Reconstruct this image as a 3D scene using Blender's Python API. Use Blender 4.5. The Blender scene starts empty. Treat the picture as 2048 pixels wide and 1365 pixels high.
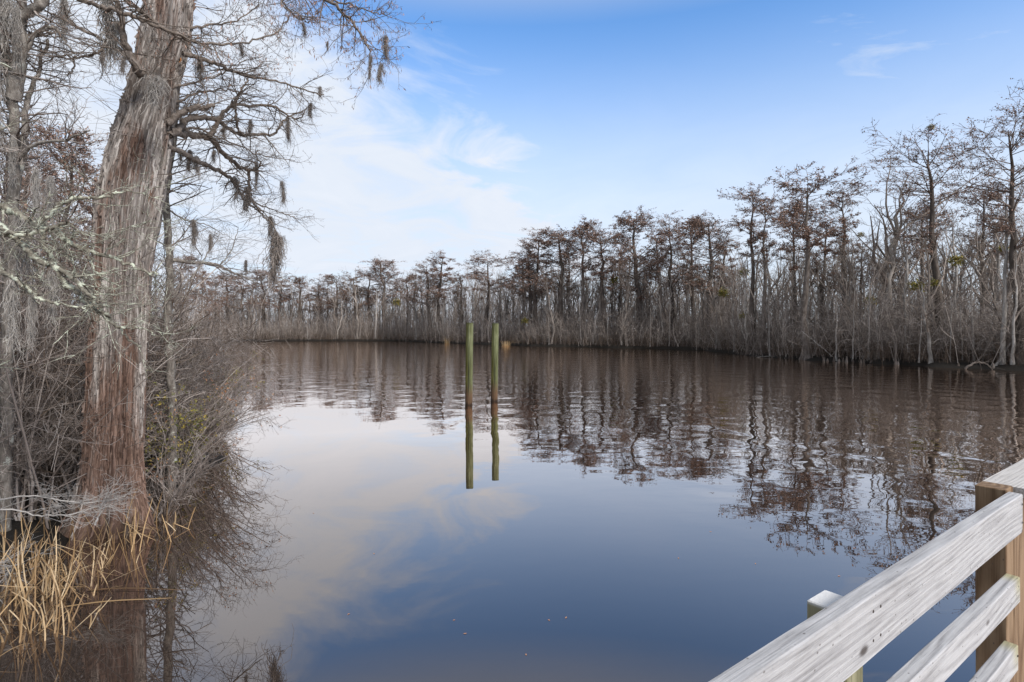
import bpy, math, random
import numpy as np
from mathutils import Vector, Matrix

# ------------------------------------------------------------------ camera, sky, sun, exposure
F = 1138.0            # focal length in photo pixels (2048 wide), 20 mm on 36 mm
CX, HY = 1024.0, 655.0
CH = 3.1              # eye above the water
scene = bpy.context.scene
COL = scene.collection
cam_d = bpy.data.cameras.new("camera")
cam = bpy.data.objects.new("camera", cam_d)
COL.objects.link(cam)
cam.location = (0, 0, CH)
cam.rotation_euler = (math.radians(90), 0, 0)
cam_d.sensor_width = 36
cam_d.lens = F / 2048 * 36
cam_d.shift_y = -(682.5 - HY) / 2048
cam_d.clip_start = 0.05
cam_d.clip_end = 5000
scene.camera = cam
scene.view_settings.view_transform = 'Standard'
scene.view_settings.look = 'None'
scene.view_settings.exposure = 0.5
scene.view_settings.gamma = 1.0

scene.cycles.max_bounces = 6
scene.cycles.diffuse_bounces = 3
scene.cycles.glossy_bounces = 3

SUN_EL, SUN_AZ = math.radians(38), math.radians(138)


class NT:
    """tiny helper to write node maths"""
    def __init__(s, tree):
        s.t = tree
        tree.nodes.clear()

    def n(s, kind, **kw):
        nd = s.t.nodes.new(kind)
        for k, v in kw.items():
            setattr(nd, k, v)
        return nd

    def put(s, sock, v):
        if isinstance(v, bpy.types.NodeSocket):
            s.t.links.new(v, sock)
        elif v is not None:
            if isinstance(v, (tuple, list)) and len(v) == 3 and sock.type == 'RGBA':
                v = (*v, 1)
            sock.default_value = v

    def m(s, op, a, b=None, c=None, clamp=False):
        nd = s.n('ShaderNodeMath', operation=op, use_clamp=clamp)
        for i, v in enumerate((a, b, c)):
            if v is not None:
                s.put(nd.inputs[i], v)
        return nd.outputs[0]

    def step(s, v, lo, hi):
        nd = s.n('ShaderNodeMapRange', interpolation_type='SMOOTHSTEP')
        s.put(nd.inputs[0], v); s.put(nd.inputs[1], lo); s.put(nd.inputs[2], hi)
        return nd.outputs[0]

    def mix(s, f, a, b, mode='MIX'):
        nd = s.n('ShaderNodeMix', data_type='RGBA', blend_type=mode)
        s.put(nd.inputs[0], f); s.put(nd.inputs[6], a); s.put(nd.inputs[7], b)
        return nd.outputs[2]

    def noise(s, vec, scale, detail=4, rough=.5, dist=0.0):
        nd = s.n('ShaderNodeTexNoise')
        if vec is not None:
            s.put(nd.inputs['Vector'], vec)
        nd.inputs['Scale'].default_value = scale
        nd.inputs['Detail'].default_value = detail
        nd.inputs['Roughness'].default_value = rough
        nd.inputs['Distortion'].default_value = dist
        return nd.outputs[0]

    def comb(s, x, y, z):
        nd = s.n('ShaderNodeCombineXYZ')
        for i, v in enumerate((x, y, z)):
            s.put(nd.inputs[i], v)
        return nd.outputs[0]

    def sep(s, v):
        nd = s.n('ShaderNodeSeparateXYZ')
        s.put(nd.inputs[0], v)
        return nd.outputs

    def mapv(s, vec, scale=(1, 1, 1), loc=(0, 0, 0)):
        nd = s.n('ShaderNodeMapping')
        s.put(nd.inputs[0], vec)
        nd.inputs['Scale'].default_value = scale
        nd.inputs['Location'].default_value = loc
        return nd.outputs[0]

    def ramp(s, f, stops):
        nd = s.n('ShaderNodeValToRGB')
        el = nd.color_ramp.elements
        while len(el) < len(stops):
            el.new(0.5)
        for e, (p, c) in zip(el, stops):
            e.position = p
            e.color = (*c, 1)
        s.put(nd.inputs[0], f)
        return nd.outputs[0]


world = bpy.data.worlds.new("World")
scene.world = world
world.use_nodes = True
W = NT(world.node_tree)
tc = W.n('ShaderNodeTexCoord').outputs['Generated']
dx, dy, dz = W.sep(tc)
sky = W.n('ShaderNodeTexSky', sky_type='NISHITA', sun_disc=False)
sky.sun_elevation = SUN_EL
sky.sun_rotation = SUN_AZ
sky.air_density = 1.0
sky.dust_density = 0.6
sky.ozone_density = 2.5
az = W.m('MULTIPLY', W.m('ARCTAN2', dx, dy), 57.2958)
el = W.m('MULTIPLY', W.m('ARCSINE', dz), 57.2958)
den = W.m('ADD', W.m('MAXIMUM', dz, 0.0), 0.16)
px_ = W.m('DIVIDE', dx, den); py_ = W.m('DIVIDE', dy, den)
pl = W.comb(px_, py_, 0.0)
n1 = W.noise(pl, 0.75, 7, .55, .5)
n2 = W.noise(W.mapv(pl, (1, 1, 1), (7.3, 2.1, 0)), 2.4, 7, .6, .8)
# streaky cirrus: stretched along one diagonal
rot = W.n('ShaderNodeMapping'); W.put(rot.inputs[0], pl)
rot.inputs['Rotation'].default_value = (0, 0, math.radians(35)); rot.inputs['Scale'].default_value = (0.5, 2.2, 1)
n3 = W.noise(rot.outputs[0], 1.3, 8, .6, 1.2)
# cloud bank that reaches higher to the left of the river and thins to the right
edge = W.m('SUBTRACT', W.m('SUBTRACT', 17.0, W.m('MULTIPLY', az, .62)), el)
edge = W.m('ADD', edge, W.m('MULTIPLY', W.m('SUBTRACT', n1, .5), 26))
edge = W.m('ADD', edge, W.m('MULTIPLY', W.m('SUBTRACT', n2, .5), 24))
bank = W.m('MULTIPLY', W.step(edge, -7.0, 9.0), W.m('ADD', .62, W.m('MULTIPLY', n2, .75)), clamp=True)
wisp = W.m('MULTIPLY', W.step(n3, .52, .74), .60)
over = W.m('MULTIPLY', W.step(el, 27, 37), W.m('ADD', .68, W.m('MULTIPLY', n1, .6)), clamp=True)
veil = W.m('MULTIPLY', W.step(el, 30.0, 7.0), .90)
cf = W.m('MAXIMUM', W.m('MAXIMUM', bank, wisp), W.m('MAXIMUM', over, veil), clamp=True)
hs = W.n('ShaderNodeHueSaturation')
hs.inputs['Saturation'].default_value = 1.12
hs.inputs['Value'].default_value = 1.02
W.put(hs.inputs['Color'], sky.outputs[0])
skyc = W.mix(1.0, hs.outputs[0], (.90, 1.10, 1.24), 'MULTIPLY')
cloudc = W.mix(n2, (3.35, 3.8, 4.45), (4.35, 4.55, 4.95))
cloudc = W.mix(W.m('MULTIPLY', over, .8), cloudc, (2.7, 2.8, 3.1))
bg = W.n('ShaderNodeBackground')
W.put(bg.inputs[0], W.mix(cf, skyc, cloudc))
bg.inputs[1].default_value = 0.145
wo = W.n('ShaderNodeOutputWorld')
W.t.links.new(bg.outputs[0], wo.inputs[0])

sun_d = bpy.data.lights.new("sun", 'SUN')
sun_d.energy = 3.5
sun_d.angle = math.radians(16)
sun_d.color = (1.0, .93, .85)
sun = bpy.data.objects.new("sun", sun_d)
COL.objects.link(sun)
sv = Vector((math.sin(SUN_AZ) * math.cos(SUN_EL), math.cos(SUN_AZ) * math.cos(SUN_EL), math.sin(SUN_EL)))
sun.rotation_euler = sv.to_track_quat('Z', 'Y').to_euler()
sun.location = (0, -10, 30)

# ------------------------------------------------------------------ helpers
def P(px, py, D):
    """photo ray at distance D -> point of the place"""
    return np.array([(px - CX) / F * D, D, CH + (HY - py) / F * D])

def tag(o, label, cat, group=None, kind=None):
    if label: o['label'] = label
    if cat: o['category'] = cat
    if group: o['group'] = group
    if kind: o['kind'] = kind
    return o

def empty(name, loc=(0, 0, 0), rz=0.0, sc=(1, 1, 1)):
    o = bpy.data.objects.new(name, None)
    COL.objects.link(o)
    o.location = loc; o.rotation_euler = (0, 0, rz); o.scale = sc
    o.empty_display_size = .2
    return o

def link(name, me, parent=None, loc=None, rot=None, sc=None):
    o = bpy.data.objects.new(name, me)
    COL.objects.link(o)
    if name in ('twigs', 'foliage', 'leaves', 'catkins'): o['kind'] = 'stuff'      # too fine to pick apart
    if parent: o.parent = parent
    if loc is not None: o.location = loc
    if rot is not None: o.rotation_euler = rot
    if sc is not None: o.scale = sc
    return o

def make_mesh(name, V, Fq, mat, smooth=True, tris=None):
    V = np.asarray(V, np.float32)
    Fq = np.zeros((0, 4), np.int32) if Fq is None else np.asarray(Fq, np.int32)
    T = np.zeros((0, 3), np.int32) if tris is None else np.asarray(tris, np.int32)
    me = bpy.data.meshes.new(name)
    me.vertices.add(len(V)); me.vertices.foreach_set('co', V.ravel())
    loops = np.concatenate([Fq.ravel(), T.ravel()]).astype(np.int32)
    me.loops.add(len(loops)); me.loops.foreach_set('vertex_index', loops)
    npoly = len(Fq) + len(T)
    starts = np.concatenate([np.arange(len(Fq)) * 4, len(Fq) * 4 + np.arange(len(T)) * 3]).astype(np.int32)
    me.polygons.add(npoly); me.polygons.foreach_set('loop_start', starts)
    me.polygons.foreach_set('use_smooth', np.full(npoly, smooth))
    me.update(calc_edges=True)
    if mat: me.materials.append(mat)
    return me

class Geo:
    """collects vertices and quads"""
    def __init__(s): s.v = []; s.f = []; s.n = 0
    def add(s, V, Fq):
        if len(V) == 0: return
        s.v.append(np.asarray(V, np.float32).reshape(-1, 3)); s.f.append(np.asarray(Fq, np.int64).reshape(-1, 4) + s.n); s.n += len(s.v[-1])
    def arr(s):
        return np.concatenate(s.v), np.concatenate(s.f)
    def mesh(s, name, mat, smooth=True):
        if not s.v: return None
        V, Fq = s.arr(); return make_mesh(name, V, Fq, mat, smooth)
    def tubes(s, Pt, R, sides=3):
        Pt = np.asarray(Pt, float); R = np.asarray(R, float)
        if Pt.ndim == 2: Pt = Pt[None]; R = R[None]
        M, N, _ = Pt.shape
        if M == 0: return
        T = np.gradient(Pt, axis=1)
        T /= np.linalg.norm(T, axis=2, keepdims=True) + 1e-9
        mt = T.mean(1)
        ax = np.argmin(np.abs(mt), axis=1)
        ref = np.zeros((M, 3)); ref[np.arange(M), ax] = 1
        U = np.cross(T, ref[:, None, :]); U /= np.linalg.norm(U, axis=2, keepdims=True) + 1e-9
        Wv = np.cross(T, U)
        a = np.arange(sides) / sides * 2 * np.pi
        ring = U[:, :, None, :] * np.cos(a)[None, None, :, None] + Wv[:, :, None, :] * np.sin(a)[None, None, :, None]
        V = Pt[:, :, None, :] + ring * R[:, :, None, None]
        base = (np.arange(M) * N * sides)[:, None, None]
        k = (np.arange(N - 1) * sides)[None, :, None]
        j = np.arange(sides)[None, None, :]; j2 = (j + 1) % sides
        Fq = np.stack([base + k + j, base + k + j2, base + k + sides + j2, base + k + sides + j], -1)
        s.add(V.reshape(-1, 3), Fq.reshape(-1, 4))
    def ribbons(s, rng, Pt, R):
        """hair-fine twigs far away: one folded strip each"""
        M, N, _ = Pt.shape
        if M == 0: return
        d = Pt[:, -1] - Pt[:, 0]
        U = np.cross(d, rng.normal(0, 1, (M, 3))); U /= np.linalg.norm(U, axis=1, keepdims=True) + 1e-9
        W_ = U[:, None, :] * (R * 1.45)[:, :, None]
        V = np.stack([Pt - W_, Pt + W_], 2)
        i = (np.arange(M) * N * 2)[:, None] + (np.arange(N - 1) * 2)[None, :]
        s.add(V.reshape(-1, 3), np.stack([i, i + 1, i + 3, i + 2], -1).reshape(-1, 4))
    def leaves(s, rng, Pt, per, size, t0=.2, droop=0.0, aspect=.5, jit=.0):
        Pt = np.asarray(Pt)
        if Pt.ndim == 2: Pt = Pt[None]
        M, N, _ = Pt.shape
        if M == 0: return
        idx = np.repeat(np.arange(M), per); K = len(idx)
        t = rng.uniform(t0, 1, K) * (N - 1); i = np.minimum(t.astype(int), N - 2); w = (t - i)[:, None]
        c = Pt[idx, i] * (1 - w) + Pt[idx, i + 1] * w + rng.normal(0, 1, (K, 3)) * jit
        a = rng.normal(0, 1, (K, 3)); a[:, 2] -= droop; a /= np.linalg.norm(a, axis=1, keepdims=True)
        b = np.cross(a, rng.normal(0, 1, (K, 3))); b /= np.linalg.norm(b, axis=1, keepdims=True) + 1e-9
        sz = size * rng.uniform(.5, 1.3, (K, 1))
        a = a * sz; b = b * sz * aspect
        V = np.stack([c, c + a * .5 + b * .5, c + a, c + a * .5 - b * .5], 1)
        s.add(V.reshape(-1, 3), np.arange(K * 4).reshape(K, 4))

def spawn(rng, Pt, R, n, t0, t1, L, ang=(30, 60), rfrac=.5, rmin=.002, wander=.15, up=0.0, npts=5, flat=1.0, taper=.3, lenf=None, rel=False, rmax=9, bias=None):
    """n children on every parent polyline; all arrays"""
    Pt = np.asarray(Pt, float); R = np.asarray(R, float)
    if Pt.ndim == 2: Pt = Pt[None]; R = R[None]
    M, N, _ = Pt.shape
    idx = np.repeat(np.arange(M), n); K = len(idx)
    t = rng.uniform(t0, t1, K)
    f = t * (N - 1); i = np.minimum(f.astype(int), N - 2); w = (f - i)
    p0 = Pt[idx, i] * (1 - w[:, None]) + Pt[idx, i + 1] * w[:, None]
    r0 = R[idx, i] * (1 - w) + R[idx, i + 1] * w
    tan = Pt[idx, i + 1] - Pt[idx, i]; tan /= np.linalg.norm(tan, axis=1, keepdims=True) + 1e-9
    v = rng.normal(0, 1, (K, 3)); v[:, 2] *= flat
    v -= (v * tan).sum(1, keepdims=True) * tan; v /= np.linalg.norm(v, axis=1, keepdims=True) + 1e-9
    an = np.radians(rng.uniform(ang[0], ang[1], K))[:, None]
    d = np.cos(an) * tan + np.sin(an) * v
    d[:, 2] = d[:, 2] * flat + up * .5
    if bias is not None: d += np.asarray(bias)
    d /= np.linalg.norm(d, axis=1, keepdims=True) + 1e-9
    Ln = L * rng.uniform(.6, 1.25, K)
    if rel: Ln = Ln * np.linalg.norm(np.diff(Pt, axis=1), axis=2).sum(1)[idx]
    if lenf is not None: Ln = Ln * lenf(t)
    out = np.zeros((K, npts, 3)); out[:, 0] = p0
    for k in range(1, npts):
        d = d + rng.normal(0, wander, (K, 3)); d[:, 2] += up
        d /= np.linalg.norm(d, axis=1, keepdims=True)
        out[:, k] = out[:, k - 1] + d * (Ln / (npts - 1))[:, None]
    rr = np.clip(r0 * rfrac, rmin, rmax)
    rad = rr[:, None] * (1 - (1 - taper) * np.linspace(0, 1, npts))[None, :]
    return out, rad

def smooth_poly(pts, n, jit=0.0, rng=None):
    """Catmull-Rom resample of a hand-set polyline"""
    pts = np.asarray(pts, float)
    q = np.vstack([2 * pts[0] - pts[1], pts, 2 * pts[-1] - pts[-2]])
    s = np.linspace(0, len(pts) - 1 - 1e-6, n); i = s.astype(int); t = (s - i)[:, None]
    a, b, c, d = q[i], q[i + 1], q[i + 2], q[i + 3]
    o = .5 * ((2 * b) + (c - a) * t + (2 * a - 5 * b + 4 * c - d) * t ** 2 + (3 * b - a - 3 * c + d) * t ** 3)
    if rng is not None and jit:
        o[1:-1] += rng.normal(0, jit, (n - 2, 3))
    return o

def vnoise(x, y, seed=0):
    """cheap smooth 2-D value noise"""
    x = np.asarray(x, float); y = np.asarray(y, float)
    xi = np.floor(x).astype(np.int64); yi = np.floor(y).astype(np.int64)
    xf = x - xi; yf = y - yi
    def h(a, b):
        k = (a * 374761393 + b * 668265263 + seed * 974711) & 0x7fffffff
        k = ((k ^ (k >> 13)) * 1274126177) & 0x7fffffff
        return ((k ^ (k >> 16)) & 0xffff) / 65535.0
    u = xf * xf * (3 - 2 * xf); v = yf * yf * (3 - 2 * yf)
    return (h(xi, yi) * (1 - u) + h(xi + 1, yi) * u) * (1 - v) + (h(xi, yi + 1) * (1 - u) + h(xi + 1, yi + 1) * u) * v

# ------------------------------------------------------------------ materials
def material(name):
    m = bpy.data.materials.new(name); m.use_nodes = True
    T = NT(m.node_tree)
    b = T.n('ShaderNodeBsdfPrincipled'); o = T.n('ShaderNodeOutputMaterial')
    T.t.links.new(b.outputs[0], o.inputs[0])
    b.inputs['Roughness'].default_value = .85
    b.inputs['Specular IOR Level'].default_value = .25
    return m, T, b

def bark_mat(name, stops, scale=(6, 6, 1.2), nscale=3.0, rnd=.35, lichen=None, bump=.0):
    m, T, b = material(name)
    tcn = T.n('ShaderNodeTexCoord').outputs['Object']
    oi = T.n('ShaderNodeObjectInfo').outputs['Random']
    nz = T.noise(T.mapv(tcn, scale), nscale, 5, .6, .3)
    fac = T.m('ADD', nz, T.m('MULTIPLY', T.m('SUBTRACT', oi, .5), rnd), clamp=True)
    c = T.ramp(fac, stops)
    if lichen:
        l = T.step(T.noise(tcn, lichen[1], 5, .65), lichen[2], lichen[2] + .1)
        c = T.mix(l, c, lichen[0])
    T.put(b.inputs['Base Color'], c)
    if bump:
        bp = T.n('ShaderNodeBump'); bp.inputs['Distance'].default_value = bump
        T.put(bp.inputs['Height'], nz); T.put(b.inputs['Normal'], bp.outputs[0])
    return m

M_far_bark = bark_mat('dark_cypress_bark', [(.25, (.034, .027, .022)), (.5, (.078, .064, .055)), (.85, (.21, .185, .168))], (3, 3, .6), 2)
M_far_twig = bark_mat('cypress_twig', [(.2, (.06, .047, .040)), (.6, (.115, .092, .078)), (.9, (.17, .14, .12))], (1, 1, 1), .7)
M_bare_bark = bark_mat('grey_swamp_bark', [(.2, (.10, .084, .072)), (.5, (.22, .195, .175)), (.85, (.42, .39, .36))], (3, 3, .7), 2, .55)
M_pale_bark = bark_mat('pale_bark', [(.25, (.11, .10, .09)), (.5, (.25, .235, .22)), (.8, (.43, .41, .395))], (3, 3, .9), 2.2, .2)
M_bare_twig = bark_mat('grey_twig', [(.2, (.10, .082, .072)), (.5, (.175, .145, .128)), (.85, (.27, .24, .22))], (.6, .6, .6), .8, .5)
M_brush = None
M_near_twig = bark_mat('near_twig', [(.2, (.10, .080, .070)), (.5, (.19, .160, .145)), (.85, (.34, .31, .29))], (1.5, 1.5, 1.5), 1.4, .45)
M_ash_twig = bark_mat('ashen_twig', [(.2, (.15, .145, .14)), (.5, (.28, .27, .262)), (.85, (.43, .42, .41))], (3, 3, 3), 2, .2)
M_near_bark = bark_mat('mossy_grey_bark', [(.25, (.055, .048, .042)), (.5, (.15, .135, .12)), (.75, (.30, .28, .255))], (9, 9, 3), 2.2, .2, ((.33, .335, .30), 7, .56), .02)
M_lichen_bark = bark_mat('lichen_bark', [(.25, (.07, .06, .05)), (.5, (.17, .16, .13)), (.75, (.30, .29, .25))], (14, 14, 14), 2.0, .2, ((.42, .45, .37), 11, .50), .01)
M_limb = bark_mat('cypress_limb', [(.25, (.045, .036, .030)), (.5, (.11, .09, .075)), (.8, (.24, .21, .19))], (9, 9, 9), 2.0, .2, None, .008)

def strand_mat(name, stops):
    m, T, b = material(name)
    g = T.n('ShaderNodeNewGeometry').outputs['Random Per Island']
    oc = T.n('ShaderNodeTexCoord').outputs['Object']
    nz = T.noise(oc, .35, 3, .5)
    T.put(b.inputs['Base Color'], T.ramp(T.m('ADD', T.m('MULTIPLY', g, .75), T.m('MULTIPLY', T.m('SUBTRACT', nz, .35), .7), clamp=True), stops))
    return m

def leaf_mat(name, stops, trans=.25):
    m, T, b = material(name)
    g = T.n('ShaderNodeNewGeometry').outputs['Random Per Island']
    T.put(b.inputs['Base Color'], T.ramp(g, stops))
    b.inputs['Roughness'].default_value = .7
    return m

M_brush = strand_mat('brush_twig', [(.0, (.072, .058, .050)), (.45, (.178, .150, .132)), (.75, (.31, .275, .25)), (1, (.58, .535, .50))])
M_near_twig = strand_mat('near_twig', [(.0, (.055, .043, .036)), (.45, (.150, .124, .110)), (.75, (.30, .265, .245)), (1, (.58, .55, .52))])
M_bare_twig = strand_mat('grey_twig', [(.0, (.12, .095, .082)), (.5, (.22, .185, .16)), (1, (.42, .375, .34))])
M_far_twig = strand_mat('cypress_twig', [(.0, (.075, .056, .047)), (.5, (.155, .122, .104)), (1, (.27, .22, .195))])
M_scrub = strand_mat('wet_scrub', [(.0, (.035, .025, .019)), (.5, (.085, .062, .047)), (.85, (.16, .125, .10)), (1, (.30, .26, .22))])
M_straw = strand_mat('straw', [(.0, (.22, .14, .07)), (.5, (.42, .29, .15)), (1, (.58, .45, .27))])
M_rust = leaf_mat('rust_leaf', [(.0, (.085, .050, .040)), (.5, (.195, .118, .088)), (1, (.34, .225, .175))])
M_rust_near = leaf_mat('dry_brown_leaf', [(.0, (.07, .032, .018)), (.5, (.22, .10, .05)), (1, (.36, .20, .10))])
M_green = leaf_mat('yellow_green_leaf', [(.0, (.055, .07, .018)), (.5, (.14, .135, .03)), (1, (.33, .24, .05))])
M_evergreen = leaf_mat('dull_green_leaf', [(.0, (.05, .055, .024)), (.6, (.11, .105, .042)), (1, (.20, .17, .06))])
M_moss = leaf_mat('spanish_moss', [(.0, (.10, .085, .075)), (.5, (.19, .165, .15)), (1, (.32, .29, .265))])
M_moss_pale = leaf_mat('pale_spanish_moss', [(.0, (.15, .14, .13)), (.5, (.26, .245, .23)), (1, (.40, .385, .365))])
M_reed = leaf_mat('dry_reed', [(.0, (.24, .14, .06)), (.5, (.48, .31, .15)), (1, (.66, .50, .29))])
M_reed, T, b = material('dry_reed')
oi = T.n('ShaderNodeObjectInfo').outputs['Random']
rz_ = T.sep(T.n('ShaderNodeTexCoord').outputs['Object'])[2]
rn = T.noise(T.n('ShaderNodeTexCoord').outputs['Object'], 9, 4, .6)
c = T.ramp(oi, [(.0, (.075, .045, .024)), (.3, (.19, .122, .060)), (.65, (.32, .222, .118)), (1, (.43, .35, .24))])
c = T.mix(T.m('MULTIPLY', T.step(rn, .45, .75), .6), c, (.20, .12, .06))
T.put(b.inputs['Base Color'], c); b.inputs['Roughness'].default_value = .6
M_float = leaf_mat('floating_leaf', [(.0, (.34, .12, .05)), (.6, (.45, .22, .12)), (1, (.50, .40, .28))])

# big trunk: fibrous bark, grey with red-brown strips where the outer bark has peeled
M_trunk, T, b = material('shaggy_cypress_bark')
oc = T.n('ShaderNodeTexCoord').outputs['Object']
uv = T.n('ShaderNodeUVMap').outputs[0]
fib = T.noise(T.mapv(uv, (64, 3.4, 1)), 1.0, 7, .68, .6)
fine = T.noise(T.mapv(uv, (150, 9, 1)), 1.0, 4, .6, .3)
patch = T.noise(T.mapv(uv, (7, .55, 1)), 1.0, 4, .55, .6)
patch2 = T.noise(T.mapv(uv, (11, 1.3, 1), (3, 9, 0)), 1.0, 5, .6, .4)
grey = T.ramp(fib, [(.30, (.035, .029, .026)), (.45, (.12, .106, .098)), (.58, (.22, .20, .19)), (.75, (.36, .34, .33))])
red = T.ramp(fib, [(.30, (.045, .028, .021)), (.48, (.15, .096, .072)), (.72, (.27, .19, .155))])
c = T.mix(T.step(T.m('ADD', patch, T.m('MULTIPLY', T.step(T.sep(uv)[1], 5.0, 1.0), .08)), .48, .64), grey, red)
c = T.mix(T.step(patch2, .60, .70), c, T.mix(1.0, c, (.45, .40, .38), 'MULTIPLY'))
c = T.mix(T.m('MULTIPLY', T.step(fine, .55, .8), .35), c, (.46, .43, .41))
ux, uy, _ = T.sep(uv)
c = T.mix(T.m('MULTIPLY', T.step(uy, .55, .05), .75), c, T.mix(1.0, c, (.30, .25, .21), 'MULTIPLY'))   # wet foot of the tree
T.put(b.inputs['Base Color'], c)
bp = T.n('ShaderNodeBump'); bp.inputs['Distance'].default_value = .06; bp.inputs['Strength'].default_value = 1.0
T.put(bp.inputs['Height'], T.m('ADD', fib, T.m('MULTIPLY', fine, .4))); T.put(b.inputs['Normal'], bp.outputs[0])

M_strip, T, b = material('bark_strip')
g = T.n('ShaderNodeNewGeometry').outputs['Random Per Island']
oc = T.n('ShaderNodeTexCoord').outputs['Object']
_, _, sz_ = T.sep(oc)
pt = T.noise(T.mapv(oc, (3.5, 3.5, .45)), 1.0, 4, .6)
fn = T.noise(T.mapv(oc, (60, 60, 8)), 1.0, 3, .6)
gA = T.ramp(T.m('ADD', T.m('MULTIPLY', g, .7), T.m('MULTIPLY', fn, .3)), [(.0, (.055, .046, .041)), (.4, (.155, .138, .128)), (.75, (.27, .25, .235)), (1, (.45, .43, .415))])
gB = T.ramp(T.m('ADD', T.m('MULTIPLY', g, .7), T.m('MULTIPLY', fn, .3)), [(.0, (.030, .019, .015)), (.5, (.100, .062, .047)), (1, (.21, .145, .118))])
rd = T.step(T.m('ADD', pt, T.m('MULTIPLY', T.step(sz_, 5.5, 1.2), .17)), .50, .64)
T.put(b.inputs['Base Color'], T.mix(rd, gA, gB))

# mud and leaf litter
M_ground, T, b = material('swamp_mud')
oc = T.n('ShaderNodeTexCoord').outputs['Object']
g1 = T.noise(oc, .9, 6, .65); g2 = T.noise(oc, 9.0, 5, .7)
_, _, gz = T.sep(oc)
lit = T.ramp(T.m('ADD', T.m('MULTIPLY', g1, .5), T.m('MULTIPLY', g2, .5)), [(.3, (.020, .015, .011)), (.5, (.060, .044, .032)), (.7, (.125, .092, .065))])
c = T.mix(T.step(gz, .30, .52), (.012, .010, .008), lit)
T.put(b.inputs['Base Color'], c); b.inputs['Roughness'].default_value = .8
bp = T.n('ShaderNodeBump'); bp.inputs['Distance'].default_value = .06; T.put(bp.inputs['Height'], g2); T.put(b.inputs['Normal'], bp.outputs[0])

# river: still black water near the dock, light ripples across the middle and right
M_water = bpy.data.materials.new('blackwater'); M_water.use_nodes = True
T = NT(M_water.node_tree)
oc = T.n('ShaderNodeTexCoord').outputs['Object']
wx, wy, _ = T.sep(oc)
wn = T.noise(oc, .09, 3, .5)
s = T.m('SUBTRACT', wy, T.m('SUBTRACT', 15.0, T.m('MULTIPLY', wx, 1.05)))
s = T.m('ADD', s, T.m('MULTIPLY', T.m('SUBTRACT', wn, .5), 16))
mask = T.step(s, -5.0, 7.0)
big = T.noise(T.mapv(oc, (.85, .80, 1)), 1.0, 1.5, .35, .25)
farw = T.step(wy, 14, 42)
mid = T.noise(T.mapv(oc, (1.5, 3.2, 1), (5, 3, 0)), 1.0, 2, .4, .1)
sml = T.noise(T.mapv(oc, (5, 9, 1)), 1.0, 2, .5)
swell = T.noise(T.mapv(oc, (.25, .35, 1)), 1.0, 1, .3)
h = T.m('MULTIPLY', mask, T.m('ADD', T.m('ADD', T.m('MULTIPLY', big, .031), T.m('MULTIPLY', mid, T.m('ADD', .0022, T.m('MULTIPLY', farw, .010)))), T.m('MULTIPLY', T.m('MULTIPLY', sml, farw), .0012)))
h = T.m('ADD', h, T.m('MULTIPLY', swell, .006))
h = T.m('ADD', h, T.m('MULTIPLY', mid, .0004))
bp = T.n('ShaderNodeBump'); bp.inputs['Distance'].default_value = 1.0; bp.inputs['Strength'].default_value = 1.0
T.put(bp.inputs['Height'], h)
fr = T.n('ShaderNodeFresnel'); fr.inputs['IOR'].default_value = 1.33; T.put(fr.inputs['Normal'], bp.outputs[0])
gl = T.n('ShaderNodeBsdfGlossy'); gl.inputs['Roughness'].default_value = .004
T.put(gl.inputs['Color'], (1.0, .895, .825)); T.put(gl.inputs['Normal'], bp.outputs[0])
df = T.n('ShaderNodeBsdfDiffuse'); T.put(df.inputs['Color'], (.023, .0185, .0165)); T.put(df.inputs['Normal'], bp.outputs[0])
mx = T.n('ShaderNodeMixShader'); T.put(mx.inputs[0], T.m('MINIMUM', T.m('ADD', T.m('MULTIPLY', fr.outputs[0], 2.5), .085), .95))
T.t.links.new(df.outputs[0], mx.inputs[1]); T.t.links.new(gl.outputs[0], mx.inputs[2])
o = T.n('ShaderNodeOutputMaterial'); T.t.links.new(mx.outputs[0], o.inputs[0])

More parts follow.
